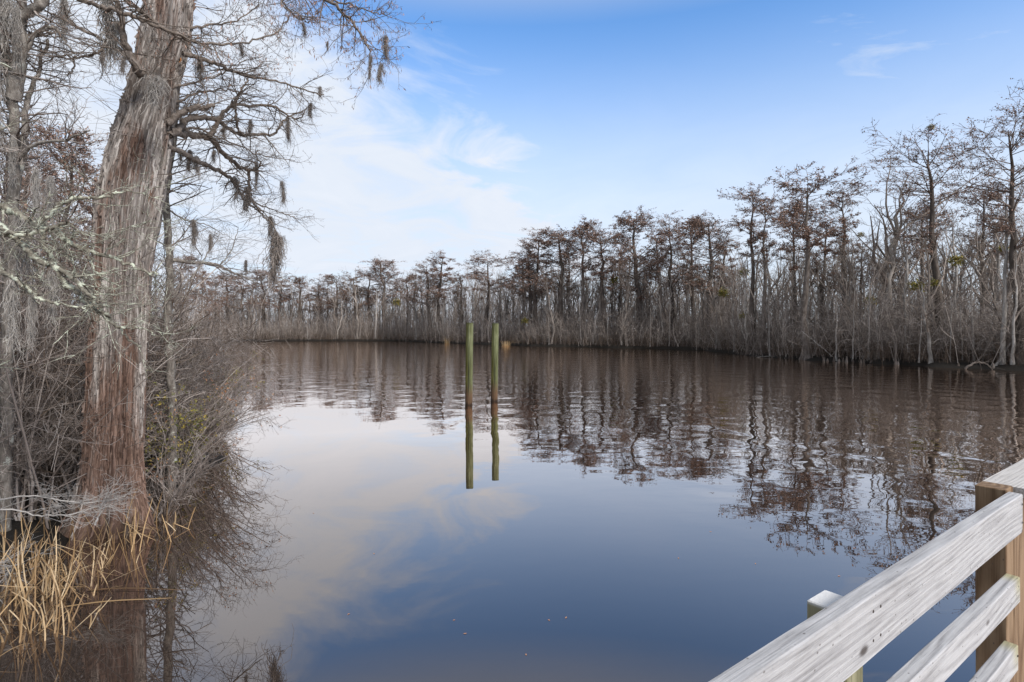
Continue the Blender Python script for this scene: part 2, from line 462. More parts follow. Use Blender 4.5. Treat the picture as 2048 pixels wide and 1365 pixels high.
def wood_mat(name, stops, ring=(60, .10), knots=True, green_end=False, seed=0.0, bumpd=.0025):
    m, T, b = material(name)
    oc = T.n('ShaderNodeTexCoord').outputs['Object']
    x, y, z = T.sep(oc)
    oi = T.n('ShaderNodeObjectInfo').outputs['Random']
    off = T.m('MULTIPLY', oi, 37.0)
    v = T.comb(T.m('ADD', x, off), T.m('ADD', y, seed), z)
    w1 = T.noise(T.mapv(v, (.9, 3, 3)), 1.0, 3, .5)
    w2 = T.noise(T.mapv(v, (.7, 3, 3), (9, 4, 2)), 1.0, 3, .5)
    ry = T.m('ADD', T.m('ADD', y, .035), T.m('MULTIPLY', T.m('SUBTRACT', w1, .5), .16))
    rz = T.m('ADD', T.m('ADD', z, -.02), T.m('MULTIPLY', T.m('SUBTRACT', w2, .5), .16))
    rad = T.m('SQRT', T.m('ADD', T.m('MULTIPLY', ry, ry), T.m('MULTIPLY', rz, rz)))
    rg = T.m('ADD', T.m('MULTIPLY', T.m('SINE', T.m('MULTIPLY', rad, ring[0] * 6.283)), .5), .5)
    streak = T.noise(T.mapv(v, (3.5, 170, 170)), 1.0, 5, .7)
    blot = T.noise(T.mapv(v, (5, 12, 12)), 1.0, 6, .7)
    f = T.m('ADD', T.m('ADD', T.m('MULTIPLY', rg, ring[1]), T.m('MULTIPLY', streak, .62)), T.m('MULTIPLY', blot, .36))
    c = T.ramp(f, stops)
    crk = T.step(T.noise(T.mapv(v, (1.6, 120, 120), (4, 1, 7)), 1.0, 3, .5), .685, .72)
    c = T.mix(T.m('MULTIPLY', crk, .7), c, (.05, .042, .038))
    if knots:
        stn = T.step(T.noise(T.mapv(v, (2.2, 14, 14), (2, 6, 1)), 1.0, 6, .72), .56, .74)
        c = T.mix(T.m('MULTIPLY', stn, .5), c, T.mix(1.0, c, (.48, .47, .45), 'MULTIPLY'))
        vo = T.n('ShaderNodeTexVoronoi'); vo.inputs['Scale'].default_value = 1.0
        T.put(vo.inputs['Vector'], T.mapv(v, (4.2, 9, 9)))
        kd = T.step(vo.outputs['Distance'], .13, .05)
        c = T.mix(T.m('MULTIPLY', kd, .85), c, (.035, .026, .022))
        sp = T.n('ShaderNodeTexVoronoi'); sp.inputs['Scale'].default_value = 1.0
        T.put(sp.inputs['Vector'], T.mapv(v, (26, 40, 40)))
        c = T.mix(T.m('MULTIPLY', T.step(sp.outputs['Distance'], .13, .05), .7), c, (.06, .05, .045))
    T.put(b.inputs['Base Color'], c)
    bp = T.n('ShaderNodeBump'); bp.inputs['Distance'].default_value = bumpd
    T.put(bp.inputs['Height'], T.m('ADD', T.m('MULTIPLY', rg, .25), streak)); T.put(b.inputs['Normal'], bp.outputs[0])
    b.inputs['Roughness'].default_value = .75
    return m, T, b, c, (x, y, z)

GREY = [(.30, (.12, .12, .124)), (.44, (.255, .255, .263)), (.60, (.355, .357, .368)), (.85, (.455, .457, .470))]
M_rail = wood_mat('weathered_grey_wood', GREY)[0]
M_capwood = wood_mat('weathered_cap_wood', [(.3, (.22, .205, .19)), (.52, (.40, .385, .37)), (.8, (.54, .53, .52))])[0]
M_post = wood_mat('brown_post_wood', [(.30, (.052, .030, .016)), (.52, (.130, .080, .045)), (.85, (.22, .150, .092))], (44, .34), True)[0]
M_post_old, T, b, c, (x, y, z) = wood_mat('algae_post_wood', [(.25, (.06, .055, .03)), (.5, (.13, .125, .07)), (.8, (.24, .23, .15))], (30, .3), False)
T.put(b.inputs['Base Color'], T.mix(T.step(x, -.012, .0005), c, (.58, .59, .60)))
# rails with yellow-green algae on the sawn end
M_rail_end, T, b, c, (x, y, z) = wood_mat('grey_wood_green_end', GREY, (55, .16))
gm = T.m('MULTIPLY', T.step(x, -.10, -.01), T.step(z, -.07, .05))
T.put(b.inputs['Base Color'], T.mix(T.m('MULTIPLY', gm, .75), c, T.mix(1.0, c, (.78, .70, .30), 'MULTIPLY')))

M_pile, T, b = material('algae_piling')
oc = T.n('ShaderNodeTexCoord').outputs['Object']
x, y, z = T.sep(oc)
st = T.noise(T.mapv(oc, (22, 22, 1.1)), 1.0, 6, .62, .3)
bl = T.noise(T.mapv(oc, (3, 3, .9)), 1.0, 4, .6)
gr = T.ramp(T.m('ADD', T.m('MULTIPLY', st, .6), T.m('MULTIPLY', bl, .4)), [(.32, (.022, .026, .011)), (.47, (.072, .080, .034)), (.60, (.150, .163, .090)), (.78, (.30, .31, .22))])
ol = T.mix(T.step(T.m('ADD', x, T.m('MULTIPLY', bl, .12)), .06, -.06), gr, T.mix(1.0, gr, (1.15, 1.0, .38), 'MULTIPLY'))
zz = T.m('ADD', z, T.m('MULTIPLY', T.m('SUBTRACT', bl, .5), .5))
br = T.ramp(st, [(.3, (.025, .015, .009)), (.55, (.085, .050, .028)), (.8, (.15, .100, .060))])
c = T.mix(T.step(zz, .95, .35), ol, br)
pk = T.step(T.noise(T.mapv(oc, (24, 24, .45)), 1.0, 2, .5), .62, .67)
c = T.mix(T.m('MULTIPLY', pk, .85), c, (.018, .016, .009))
c = T.mix(T.m('MULTIPLY', T.step(T.m('ADD', z, T.m('MULTIPLY', st, .25)), 3.32, 3.42), .8), c, (.03, .032, .014))
c = T.mix(T.step(zz, .20, .06), c, (.022, .013, .008))
T.put(b.inputs['Base Color'], c)
bp = T.n('ShaderNodeBump'); bp.inputs['Distance'].default_value = .03; T.put(bp.inputs['Height'], T.m('SUBTRACT', st, pk)); T.put(b.inputs['Normal'], bp.outputs[0])

# ------------------------------------------------------------------ river outline, ground, water
RIVER = np.array([(-7.4, -40), (-7.4, 3), (-7.2, 6.2), (-7.1, 7.4), (-6.7, 8.6), (-6.5, 9.7), (-6.8, 10.8), (-7.7, 13), (-9.9, 19), (-16, 30), (-27, 50), (-46, 80), (-70, 104), (-80, 118), (-64.7, 126), (-45, 128), (-24.8, 126), (-12, 110), (2.2, 95),
                  (16.7, 84), (25.8, 78), (26.0, 62), (27.3, 54), (32, 47), (36.5, 40.5), (46, 30), (62, 14), (85, -40)], float)

def sdist(X, Y):
    """signed distance to the river outline, positive on land"""
    X = np.asarray(X, float); Y = np.asarray(Y, float)
    best = np.full(X.shape, 1e9); inside = np.zeros(X.shape, bool)
    n = len(RIVER)
    for i in range(n):
        ax, ay = RIVER[i]; bx, by = RIVER[(i + 1) % n]
        ex, ey = bx - ax, by - ay
        t = np.clip(((X - ax) * ex + (Y - ay) * ey) / (ex * ex + ey * ey), 0, 1)
        best = np.minimum(best, np.hypot(X - ax - t * ex, Y - ay - t * ey))
        cr = ((ay > Y) != (by > Y)) & (X < (bx - ax) * (Y - ay) / (by - ay + 1e-12) + ax)
        inside ^= cr
    return np.where(inside, -best, best)

def ground_z(X, Y):
    d = sdist(X, Y) + (vnoise(np.asarray(X) * .9, np.asarray(Y) * .9, 3) - .5) * 1.7 + (vnoise(np.asarray(X) * .25, np.asarray(Y) * .25, 5) - .5) * 1.2
    nz = (vnoise(np.asarray(X) * 1.7, np.asarray(Y) * 1.7, 8) - .5) * .30
    land = .10 + .42 * (1 - np.exp(-np.maximum(d, 0) / .9)) + nz * np.clip(d, 0, 1)
    bed = -.02 + np.maximum(d, -6) * .28
    return np.where(d > 0, land, np.minimum(bed, .0))

gx = np.concatenate([np.linspace(-1500, -90, 24), np.arange(-88, -26, .9), np.arange(-26, -3, .28), np.arange(-3, 64, .8), np.linspace(66, 1500, 24)])
gy = np.concatenate([np.linspace(-400, -3, 10), np.arange(-2, 26, .28), np.arange(26.5, 136, .8), np.linspace(138, 2500, 26)])
GX, GY = np.meshgrid(gx, gy)
GZ = ground_z(GX, GY)
V = np.stack([GX, GY, GZ], -1).reshape(-1, 3)
nx, ny = len(gx), len(gy)
ii = (np.arange(ny - 1)[:, None] * nx + np.arange(nx - 1)[None, :]).ravel()
ground = link('ground', make_mesh('ground', V, np.stack([ii, ii + 1, ii + nx + 1, ii + nx], 1), M_ground))
ground['kind'] = 'structure'
wv = [(-1500, -400, 0), (1500, -400, 0), (1500, 2500, 0), (-1500, 2500, 0)]
water = link('river_water', make_mesh('river_water', wv, [(0, 1, 2, 3)], M_water, False))
water['kind'] = 'structure'

# ------------------------------------------------------------------ dock railing
RD = np.array([.8, .6])
RN = np.array([RD[1], -RD[0]])          # towards the dock side, where the rails are nailed
RANG = math.atan2(RD[1], RD[0])
C2 = np.array([1.797, 2.068])           # front-left corner of the corner post

def board(name, parent, mat, L, wy, wz, loc, rot, seed=0, wob=.0006, nseg=26):
    """sawn board along local X (0 at its end, -L), eased and slightly uneven edges"""
    rng = np.random.default_rng(seed)
    e = .003
    prof = np.array([(-wy / 2 + e, -wz / 2), (wy / 2 - e, -wz / 2), (wy / 2, -wz / 2 + e), (wy / 2, wz / 2 - e), (wy / 2 - e, wz / 2), (-wy / 2 + e, wz / 2), (-wy / 2, wz / 2 - e), (-wy / 2, -wz / 2 + e)])
    xs = np.concatenate([[0, -.003], np.linspace(-.02, -L + .02, nseg), [-L + .003, -L]])
    rows = []
    for k, x in enumerate(xs):
        s = .93 if k in (0, len(xs) - 1) else 1.0
        q = prof * s + rng.normal(0, wob, prof.shape) * .5
        q[:, 0] += math.sin(x * 2.3 + seed) * .0025; q[:, 1] += math.sin(x * 1.7 + seed * 2) * .002
        rows.append(np.column_stack([np.full(8, x), q]))
    V = np.concatenate(rows); n = len(xs)
    Fq = [(k * 8 + j, (k + 1) * 8 + j, (k + 1) * 8 + (j + 1) % 8, k * 8 + (j + 1) % 8) for k in range(n - 1) for j in range(8)]
    for base in (0, (n - 1) * 8):
        Fq += [(base + 0, base + 1, base + 2, base + 7), (base + 2, base + 3, base + 6, base + 7), (base + 3, base + 4, base + 5, base + 6)]
    me = make_mesh(name, V, Fq, mat, False)
    return link(name, me, parent, loc, rot)

railing = empty('dock_railing', (C2[0], C2[1], 0))
tag(railing, 'weathered grey timber dock railing at the lower right corner', 'railing')
def rl(a, n, z):   # along the rail from the corner post, out from its front face, height
    p = RD * a + RN * n
    return (p[0], p[1], z)
r_end = .03
top = board('top_rail', railing, M_rail, 3.4, .040, .140, rl(r_end, .0215, 2.430), (0, 0, RANG), 2)
mid_ = board('middle_rail', railing, M_rail_end, 3.4, .040, .090, rl(-.03, .0215, 2.1725), (0, 0, RANG), 5)
low = board('lower_rail', railing, M_rail_end, 3.4, .040, .090, rl(-.035, .0215, 1.932), (0, 0, RANG), 9)
def post(a, wy, wx, ztop, mat, seed, name='post'):
    # post = board stood upright: local X is up, 0 at the top
    o = board(name, railing, mat, ztop + 1.6, wy, wx, (0, 0, 0), (0, 0, 0), seed, .0008, 30)
    c = RD * (a + wx / 2) - RN * (wy / 2 + .0005)
    X = Vector((0, 0, 1)); Y = Vector((RN[0], RN[1], 0)); Z = X.cross(Y)
    o.matrix_local = Matrix.Translation((c[0], c[1], ztop)) @ Matrix((X, Y, Z)).transposed().to_4x4()
    return o
pc = post(0, .092, .092, 2.508, M_post, 3); pc['label'] = 'brown corner post with a dark knot'
pn = post(-1.294 , .090, .092, 2.447, M_post_old, 6); pn['label'] = 'shorter post with green algae and a bleached top'
cap = board('cap_board', railing, M_capwood, 2.6, .150, .038, (0, 0, 0), (0, 0, 0), 12)
cp = RD * .096 - RN * .020
post(.0955, .092, .16, 2.466, M_post, 8)
cap.location = (cp[0], cp[1], 2.4875); cap.rotation_euler = (0, 0, RANG + math.pi)
# outward arris strip: the split light edge of the corner post
def disc(name, parent, mat, c, n, r, th=.002):
    n = Vector(n).normalized(); q = n.to_track_quat('Z', 'Y').to_matrix()
    a = np.arange(8) / 8 * 2 * math.pi
    V = [q @ Vector((math.cos(t) * r, math.sin(t) * r, 0)) for t in a] + [q @ Vector((math.cos(t) * r * .8, math.sin(t) * r * .8, th)) for t in a]
    Fq = [(j, (j + 1) % 8, 8 + (j + 1) % 8, 8 + j) for j in range(8)] + [(8, 9, 10, 15), (10, 11, 14, 15), (11, 12, 13, 14)]
    return link(name, make_mesh(name, [tuple(v) for v in V], Fq, mat, False), parent, c)
M_nail, T, b = material('rusty_nail'); T.put(b.inputs['Base Color'], (.035, .026, .022)); b.inputs['Roughness'].default_value = .6
for rail, zz in ((top, (.035, -.03)), (mid_, (.015,)), (low, (.012,))):
    for a in (-.02, -1.30, -1.26):
        for z in zz:
            disc('nail', rail, M_nail, (a, -.0205 if False else -.0208, z), (0, -1, 0), .0042)

# ------------------------------------------------------------------ pilings
def piling(px, ptop, pwl, lean, seed, label):
    D = F * CH / (pwl - HY); rng = np.random.default_rng(seed)
    base = P(px, pwl, D); H = (pwl - ptop) / F * D
    S = 28; zs = np.concatenate([np.linspace(-1.6, H - .05, 34), [H - .02, H - .004, H, H - .004]])
    a = np.arange(S) / S * 2 * np.pi
    rows = []
    for k, z in enumerate(zs):
        r = .146 - .004 * z / H
        rr = r * (1 + .035 * (vnoise(np.cos(a) * 2.2 + 9, np.sin(a) * 2.2 + z * .25, seed) - .5) + .03 * (vnoise(a * 5, np.full(S, z * .35), seed + 3) - .5))
        if k == len(zs) - 3: rr = rr * .985
        if k == len(zs) - 2: rr = rr * .93
        if k == len(zs) - 1: rr = rr * .02
        ztop = (vnoise(np.cos(a) * 3, np.sin(a) * 3, seed + 7) - .5) * .03 if k >= len(zs) - 4 else 0
        rows.append(np.column_stack([np.cos(a) * rr + lean * z, np.sin(a) * rr, np.full(S, z) + ztop]))
    V = np.concatenate(rows); n = len(zs)
    j = np.arange(S); Fq = np.concatenate([np.stack([k * S + j, k * S + (j + 1) % S, (k + 1) * S + (j + 1) % S, (k + 1) * S + j], 1) for k in range(n - 1)])
    o = link('mooring_piling', make_mesh('mooring_piling', V, Fq, M_pile), None, (base[0], base[1], 0))
    tag(o, label, 'piling', 'wooden pilings standing in the river')
piling(937.5, 646, 811, .012, 4, 'round wooden piling with yellow-green algae, the left and slightly nearer one')
piling(988.5, 647, 803, .014, 11, 'round wooden piling, paler grey-green, the right one of the pair')

# ------------------------------------------------------------------ tree prototypes
def crown_r(C):
    V = C.arr()[0]; return float(np.percentile(np.hypot(V[:, 0], V[:, 1]), 93))

def cypress(seed, H=20, r0=.30, start=.42, width=4.2, nb=26, leaf=2, shape='dome', sec=9, ter=6, lsize=.15):
    rng = np.random.default_rng(seed)
    n = 14; z = np.linspace(0, H, n)
    ox = np.cumsum(rng.normal(0, .10, n)); oy = np.cumsum(rng.normal(0, .10, n)); ox -= ox[0]; oy -= oy[0]
    tp = np.column_stack([ox, oy, z]); t = z / H
    tr = r0 * (1 - t) ** .75 * .92 + .03
    z2 = np.array([-.3, .0, .35, .8, 1.5]); tp2 = np.vstack([np.column_stack([z2 * 0, z2 * 0, z2]), tp[2:]])
    tr2 = np.concatenate([r0 * np.array([1.95, 1.75, 1.4, 1.18, 1.02]), tr[2:]])
    G = Geo(); G.tubes(tp2, tr2, 9)
    if shape == 'dome': lf = lambda q: width * (.30 + .95 * np.sin(np.clip((q - start) / (1 - start), 0, 1) ** .8 * 2.6 + .25)) * .62
    elif shape == 'flat': lf = lambda q: width * (.35 + .65 * np.clip((q - start) / (1 - start), 0, 1)) * .72
    else: lf = lambda q: width * (1.05 - .75 * np.clip((q - start) / (1 - start), 0, 1)) * .75
    C = Geo(); Lf = Geo()
    b1, r1 = spawn(rng, tp, tr, int(nb * 1.35), start, .985, 1.15, {'dome': (32, 66), 'flat': (52, 82), 'cone': (45, 75)}[shape], .42, .026, .09, .035, 7, 1.0, .28, lf, rmax=.085)
    tops, rt = spawn(rng, tp, tr, 5, .90, 1.0, width * .5, (15, 55), .7, .025, .1, .02, 6, 1.0, .3)
    C.tubes(b1, r1, 4); C.tubes(tops, rt, 4)
    b2, r2 = spawn(rng, b1, r1, sec, .25, 1.0, .36, (25, 65), .55, .018, .13, .03, 5, .75, .35, rel=True)
    b2b, r2b = spawn(rng, tops, rt, sec, .2, 1.0, .45, (25, 60), .55, .018, .13, .01, 5, .8, .35, rel=True)
    C.tubes(b2, r2, 3); C.tubes(b2b, r2b, 3)
    B2 = np.concatenate([b2, b2b]); R2 = np.concatenate([r2, r2b])
    b3, r3 = spawn(rng, B2, R2, ter, .25, 1.0, .45, (25, 65), .6, .012, .16, .02, 4, .8, .5, rel=True)
    C.ribbons(rng, b3, r3)
    # last year's needles and cones still hang on the outer sprays
    if leaf:
        keep = rng.random(len(b3)) < .75
        Lf.leaves(rng, b3[keep], leaf + 2, lsize, .25, .6, .6, .06)
    return dict(trunk=G.mesh('trunk', M_far_bark), crown=C.mesh('crown', M_far_twig), leaves=Lf.mesh('foliage', M_rust, False) if leaf else None, H=float(np.percentile(C.arr()[0][:, 2], 99.7)), w=crown_r(C))

def bare_tree(seed, H=10, r0=.13, forks=4, lean=.4, bark=None, tw=None, nb=14, twigs=3, crook=.13):
    rng = np.random.default_rng(seed)
    n = 12; z = np.linspace(0, H * .82, n)
    ox = np.cumsum(rng.normal(0, crook, n)); oy = np.cumsum(rng.normal(0, crook, n)); ox -= ox[0]; oy -= oy[0]
    tp = np.column_stack([ox + np.linspace(0, lean, n), oy, z]); tr = r0 * (1 - np.linspace(0, 1, n)) ** .7 * .85 + r0 * .16
    tr[0] *= 1.5; tp[0, 2] = -.3
    G = Geo(); G.tubes(tp, tr, 7)
    C = Geo()
    f, fr_ = spawn(rng, tp, tr, forks, .35, .85, H * .36, (14, 38), .75, .03, .13, .07, 8, 1.0, .25)
    b, br_ = spawn(rng, tp, tr, nb, .22, 1.0, H * .17, (35, 75), .4, .016, .16, .07, 6, 1.0, .3, rmax=.05)
    C.tubes(f, fr_, 5); C.tubes(b, br_, 3)
    c1, cr1 = spawn(rng, f, fr_, 5, .2, 1.0, .30, (25, 60), .5, .012, .17, .06, 5, 1.0, .4, rel=True)
    c2, cr2 = spawn(rng, b, br_, 4, .25, 1.0, .5, (25, 60), .55, .010, .18, .05, 4, 1.0, .5, rel=True)
    C.tubes(c1, cr1, 3); C.tubes(c2, cr2, 3)
    d1, dr1 = spawn(rng, c1, cr1, twigs, .2, 1.0, .5, (25, 60), .6, .008, .2, .04, 4, 1.0, .6, rel=True)
    C.tubes(d1, dr1, 3)
    return dict(trunk=G.mesh('trunk', bark or M_bare_bark), crown=C.mesh('crown', tw or M_bare_twig), leaves=None, H=float(np.percentile(C.arr()[0][:, 2], 99.5)), w=2)

CY = [cypress(1, 20, .28, .45, 4.4, 26, 2, 'dome'), cypress(2, 20, .26, .58, 3.6, 22, 2, 'dome'), cypress(3, 20, .30, .38, 5.0, 30, 2, 'cone'),
      cypress(4, 20, .27, .50, 4.6, 24, 3, 'flat'), cypress(5, 20, .24, .62, 3.4, 20, 1, 'flat'), cypress(6, 20, .30, .34, 4.2, 32, 2, 'dome', 9, 6),
      cypress(7, 20, .34, .48, 6.0, 26, 1, 'flat', 9, 6, .14), cypress(8, 20, .26, .44, 4.0, 24, 3, 'cone')]
BT = [bare_tree(21, 10, .12), bare_tree(22, 11, .15, 5, .8), bare_tree(23, 9, .10, 3, -.6), bare_tree(24, 12, .17, 5, .2, crook=.22), bare_tree(25, 10, .13, 4, -.3, crook=.24), bare_tree(26, 9, .11, 6, .5),
      bare_tree(27, 11, .17, 3, .2, M_pale_bark, None, 10, 3, .045), bare_tree(28, 8, .12, 3, .5, M_pale_bark, None, 10, 3, .06)]

def plant_tree(proto, loc, H, wmul=1.0, rz=0.0, name='cypress_tree', label='', cat='tree', group=None, leafs=True):
    s = H / proto['H']
    e = empty(name, (loc[0], loc[1], loc[2]), rz, (s * wmul, s * wmul, s))
    link('trunk', proto['trunk'], e)
    c = link('crown', proto['crown'], e)
    if proto['leaves'] and leafs: link('foliage', proto['leaves'], c)
    tag(e, label, cat, group)
    return e

def shore_D(px):
    """distance at which the photo ray of column px meets the far bank"""
    D = np.linspace(24, 160, 1400); x = (px - CX) / F * D
    s_ = sdist(x, D)
    k = np.where((s_[1:] > 0) & (s_[:-1] <= 0))[0]
    return D[k[-1] + 1] if len(k) else 130.0

# ---- skyline cypresses, each set from the photograph: column, top row, half crown width (px), metres behind the bank, prototype, label
SKY = [
 (2043, 205, 78, 1.0, 6, 'tallest cypress at the right edge of the picture, dark trunk above the moss'),
 (1881, 242, 82, 3.5, 6, 'very tall flat-topped cypress with a thick straight trunk, second from the right edge'),
 (1612, 324, 62, .7, 3, 'tall dark cypress with rusty foliage, standing at the bank right of the twin slender ones'),
 (1498, 370, 36, .5, 4, 'slender black-trunked cypress at the water, the taller of two side by side'),
 (1523, 400, 30, 2.0, 4, 'slender cypress close behind and right of the black-trunked one'),
 (1588, 392, 36, 7.0, 1, 'smaller cypress tucked left behind the tall rusty one'),
 (1694, 372, 34, 9.0, 4, 'thin nearly leafless cypress right of the tall rusty one'),
 (1653, 432, 36, 11.0, 7, 'short rusty cypress between the tall rusty one and the thin leafless one'),
 (1845, 402, 40, 9.0, 1, 'cypress just left of the very tall flat-topped one, half its crown'),
 (1968, 352, 46, 12.0, 3, 'cypress between the two tallest trees at the right'),
 (1726, 470, 30, 14.0, 7, 'low rusty cypress behind the thicket left of the forked grey tree'),
 (1270, 418, 42, 5.0, 5, 'dome-crowned dense cypress, tallest of the middle of the far bank'),
 (1348, 424, 34, 5.0, 2, 'rust-crowned cypress next right of the dome-crowned one'),
 (1384, 428, 30, 9.0, 1, 'narrow cypress second right of the dome-crowned one'),
 (1418, 436, 42, 4.0, 0, 'broad cypress at the right end of the middle row'),
 (1452, 478, 30, 10.0, 7, 'low cypress behind, left of the slender black-trunked pair'),
 (1205, 449, 40, 4.0, 3, 'spreading cypress just left of the dome-crowned one'),
 (1166, 440, 32, 6.0, 1, 'cypress with a round rusty top, second left of the dome-crowned one'),
 (1120, 458, 38, 4.0, 0, 'cypress with a tiered crown, third left of the dome-crowned one'),
 (1078, 466, 32, 5.0, 7, 'rusty cypress right of the two pilings, taller of a close pair'),
 (1058, 480, 30, 7.0, 2, 'rusty cypress right of the two pilings, shorter of a close pair'),
 (1043, 505, 24, 12.0, 7, 'small low cypress just right above the pilings'),
 (975, 500, 42, 5.0, 3, 'lone wide flat cypress with a forked trunk seen above the pilings'),
 (886, 503, 38, 4.0, 7, 'dense rusty cypress left of the pilings, right one of a merged pair'),
 (862, 520, 44, 6.0, 2, 'dense rusty cypress left of the pilings, left one of a merged pair'),
 (768, 518, 40, 4.0, 0, 'round cypress in the middle of the left far bank'),
 (738, 534, 34, 8.0, 3, 'cypress joining the left side of the round one on the left far bank'),
 (706, 545, 30, 6.0, 7, 'low cypress left of the round one on the left far bank'),
 (672, 550, 32, 7.0, 0, 'low rusty cypress on the left far bank right of the gap'),
 (636, 560, 28, 10.0, 2, 'low distant cypress in the dip of the left skyline'),
 (600, 553, 32, 6.0, 1, 'distant cypress right of the big hanging moss beard'),
 (566, 546, 34, 5.0, 7, 'distant cypress behind the big hanging moss beard'),
 (528, 540, 34, 8.0, 0, 'distant cypress left of the big hanging moss beard'),
 (490, 546, 32, 6.0, 2, 'distant rusty cypress seen under the moss-hung branches'),
 (455, 540, 34, 9.0, 3, 'distant cypress at the inner left end of the far bank'),
 (815, 548, 28, 10.0, 1, 'low thin cypress between the round one and the merged rusty pair'),
 (928, 545, 22, 12.0, 4, 'thin cypress right above the left piling'),
 (1310, 450, 26, 12.0, 7, 'rusty crown behind, just right of the dome-crowned cypress'),
 (1236, 470, 26, 12.0, 2, 'rusty crown behind, just left of the dome-crowned cypress'),
 (1142, 478, 26, 12.0, 2, 'rusty crown behind the tiered cypress'),
]
ALIAS = ['the tallest right-edge cypress', 'the flat-topped tall cypress', 'the tall rusty cypress', 'the slender black-trunked cypress', 'the black-trunked twin', 'the smaller cypress of the rusty one', 'the thin leafless cypress', 'the short rusty cypress', 'the half-crowned cypress', 'the cypress between the two tallest', 'the low rusty right-bank cypress',
 'the dome-crowned cypress', 'the rust-crowned cypress', 'the narrow middle cypress', 'the broad middle cypress', 'the low cypress before the black pair', 'the spreading cypress', 'the round rusty-topped cypress', 'the tiered cypress', 'the taller cypress right of the pilings', 'the shorter cypress right of the pilings', 'the small low cypress by the pilings', 'the lone wide cypress above the pilings',
 'the right merged rusty cypress', 'the left merged rusty cypress', 'the round left-bank cypress', 'the cypress joined to the round one', 'the low left-bank cypress', 'the low rusty left cypress', 'the cypress in the skyline dip', 'the cypress right of the moss beard', 'the cypress behind the moss beard', 'the cypress left of the moss beard', 'the cypress under the mossy branches', 'the cypress at the inner left end',
 'the low thin cypress', 'the thin cypress above the left piling', 'the rusty crown right of the dome', 'the rusty crown left of the dome', 'the crown behind the tiered one']
def near_label(px, H, pre='slender leafless grey tree'):
    k = int(np.argmin([abs(px - q[0]) for q in SKY])); side = 'left of' if px < SKY[k][0] else 'right of'
    size = 'tall ' if H > 12.5 else ('short ' if H < 9.5 else '')
    return f'{size}{pre} just {side} {ALIAS[k]}'
rng = np.random.default_rng(77)
for k, (px, top_, hw, back, pi_, lab) in enumerate(SKY):
    D = shore_D(px) + back
    pr = CY[pi_]
    H = CH + (HY - top_) / F * D
    p = P(px, HY, D); gz = float(ground_z(p[0], p[1]))
    H -= gz
    want = hw / F * D
    s = H / pr['H']; wm = want * (1.5 if px < 1480 else 1.25) / (pr['w'] * .92 * s)
    plant_tree(pr, (p[0], p[1], gz), H, float(np.clip(wm, .55, 2.2)), rng.uniform(0, 6.28), 'cypress_tree', lab, 'tree', 'bald cypresses on the far bank')

# ---- leafless grey trees between and below them
SEG = [(430, 640, 'slender leafless grey tree in the thicket of the left far bank, below the moss beard'),
       (640, 930, 'slender leafless grey tree in the thicket of the far bank left of the pilings'),
       (930, 1230, 'slender leafless grey tree in the thicket of the far bank right above the pilings'),
       (1230, 1480, 'slender leafless grey tree in the thicket under the dome-crowned cypress row'),
       (1480, 1720, 'slender leafless grey tree around the tall rusty cypress on the right bank'),
       (1720, 2090, 'slender leafless grey tree among the tall trunks of the right bank')]
cnt = [26, 38, 42, 36, 30, 30]
TOPY = [(430, 568), (700, 560), (900, 548), (1050, 525), (1250, 512), (1450, 500), (1600, 480), (1750, 455), (1900, 430), (2090, 410)]
for (x0, x1, lab), n in zip(SEG, cnt):
    for k in range(n):
        px = x0 + (x1 - x0) * (k + rng.uniform(0, 1)) / n
        D = shore_D(px) + rng.uniform(1.0, 17) ** 1.0
        ty = np.interp(px, *zip(*TOPY)) + rng.normal(0, 16) + 14
        H = CH + (HY - ty) / F * D
        p = P(px, HY, D); gz = float(ground_z(p[0], p[1]))
        pi_ = int(rng.integers(0, 6)) if rng.random() < .87 else int(rng.integers(6, 8))
        plant_tree(BT[pi_], (p[0], p[1], gz), H - gz, rng.uniform(.8, 1.15), rng.uniform(0, 6.28), 'bare_tree', near_label(px, H), 'tree', 'leafless trees on the far bank')

# hand-placed pale and crooked trunks that stand out
def lone(px, wl, top_, pi_, lab, wm=1.0, rz=0.0, back=.6, tilt=0.0):
    D = shore_D(px) + back
    H = CH + (HY - top_) / F * D
    p = P(px, HY, D); gz = float(ground_z(p[0], p[1]))
    e = plant_tree(BT[pi_], (p[0], p[1], gz - .02), H, wm, rz, 'bare_tree', lab, 'tree', 'leafless trees on the far bank')
    if tilt: e.rotation_euler = (0, tilt, rz)
    return e
lone(2004, 735, 330, 6, 'pale whitish trunk near the right edge, taller than its pale neighbours', .75, .3)
lone(1862, 725, 560, 7, 'short pale grey trunk flaring into the water below the very tall cypress', 1.35, 2.0, .2)
lone(1673, 718, 590, 7, 'thin white snag at the water right of the tall rusty cypress', .8, 4.0, .4)
lone(1785, 725, 335, 3, 'crooked forked grey tree with two snaking limbs', 1.2, .8, 6)
lone(1768, 725, 400, 4, 'crooked grey tree leaning left beside the forked one', 1.0, 2.8, 7)
lone(1712, 722, 440, 4, 'twisted thin tree left of the two crooked ones', 1.0, 1.1, 7)
lone(1990, 738, 560, 7, 'pale trunk leaning steeply right over the bank near the right edge', .75, 0.0, .3, .55)
lone(675 + 335, 690, 640, 7, 'thin pale snag on the far bank just right of the pilings', .5, 0, .3)

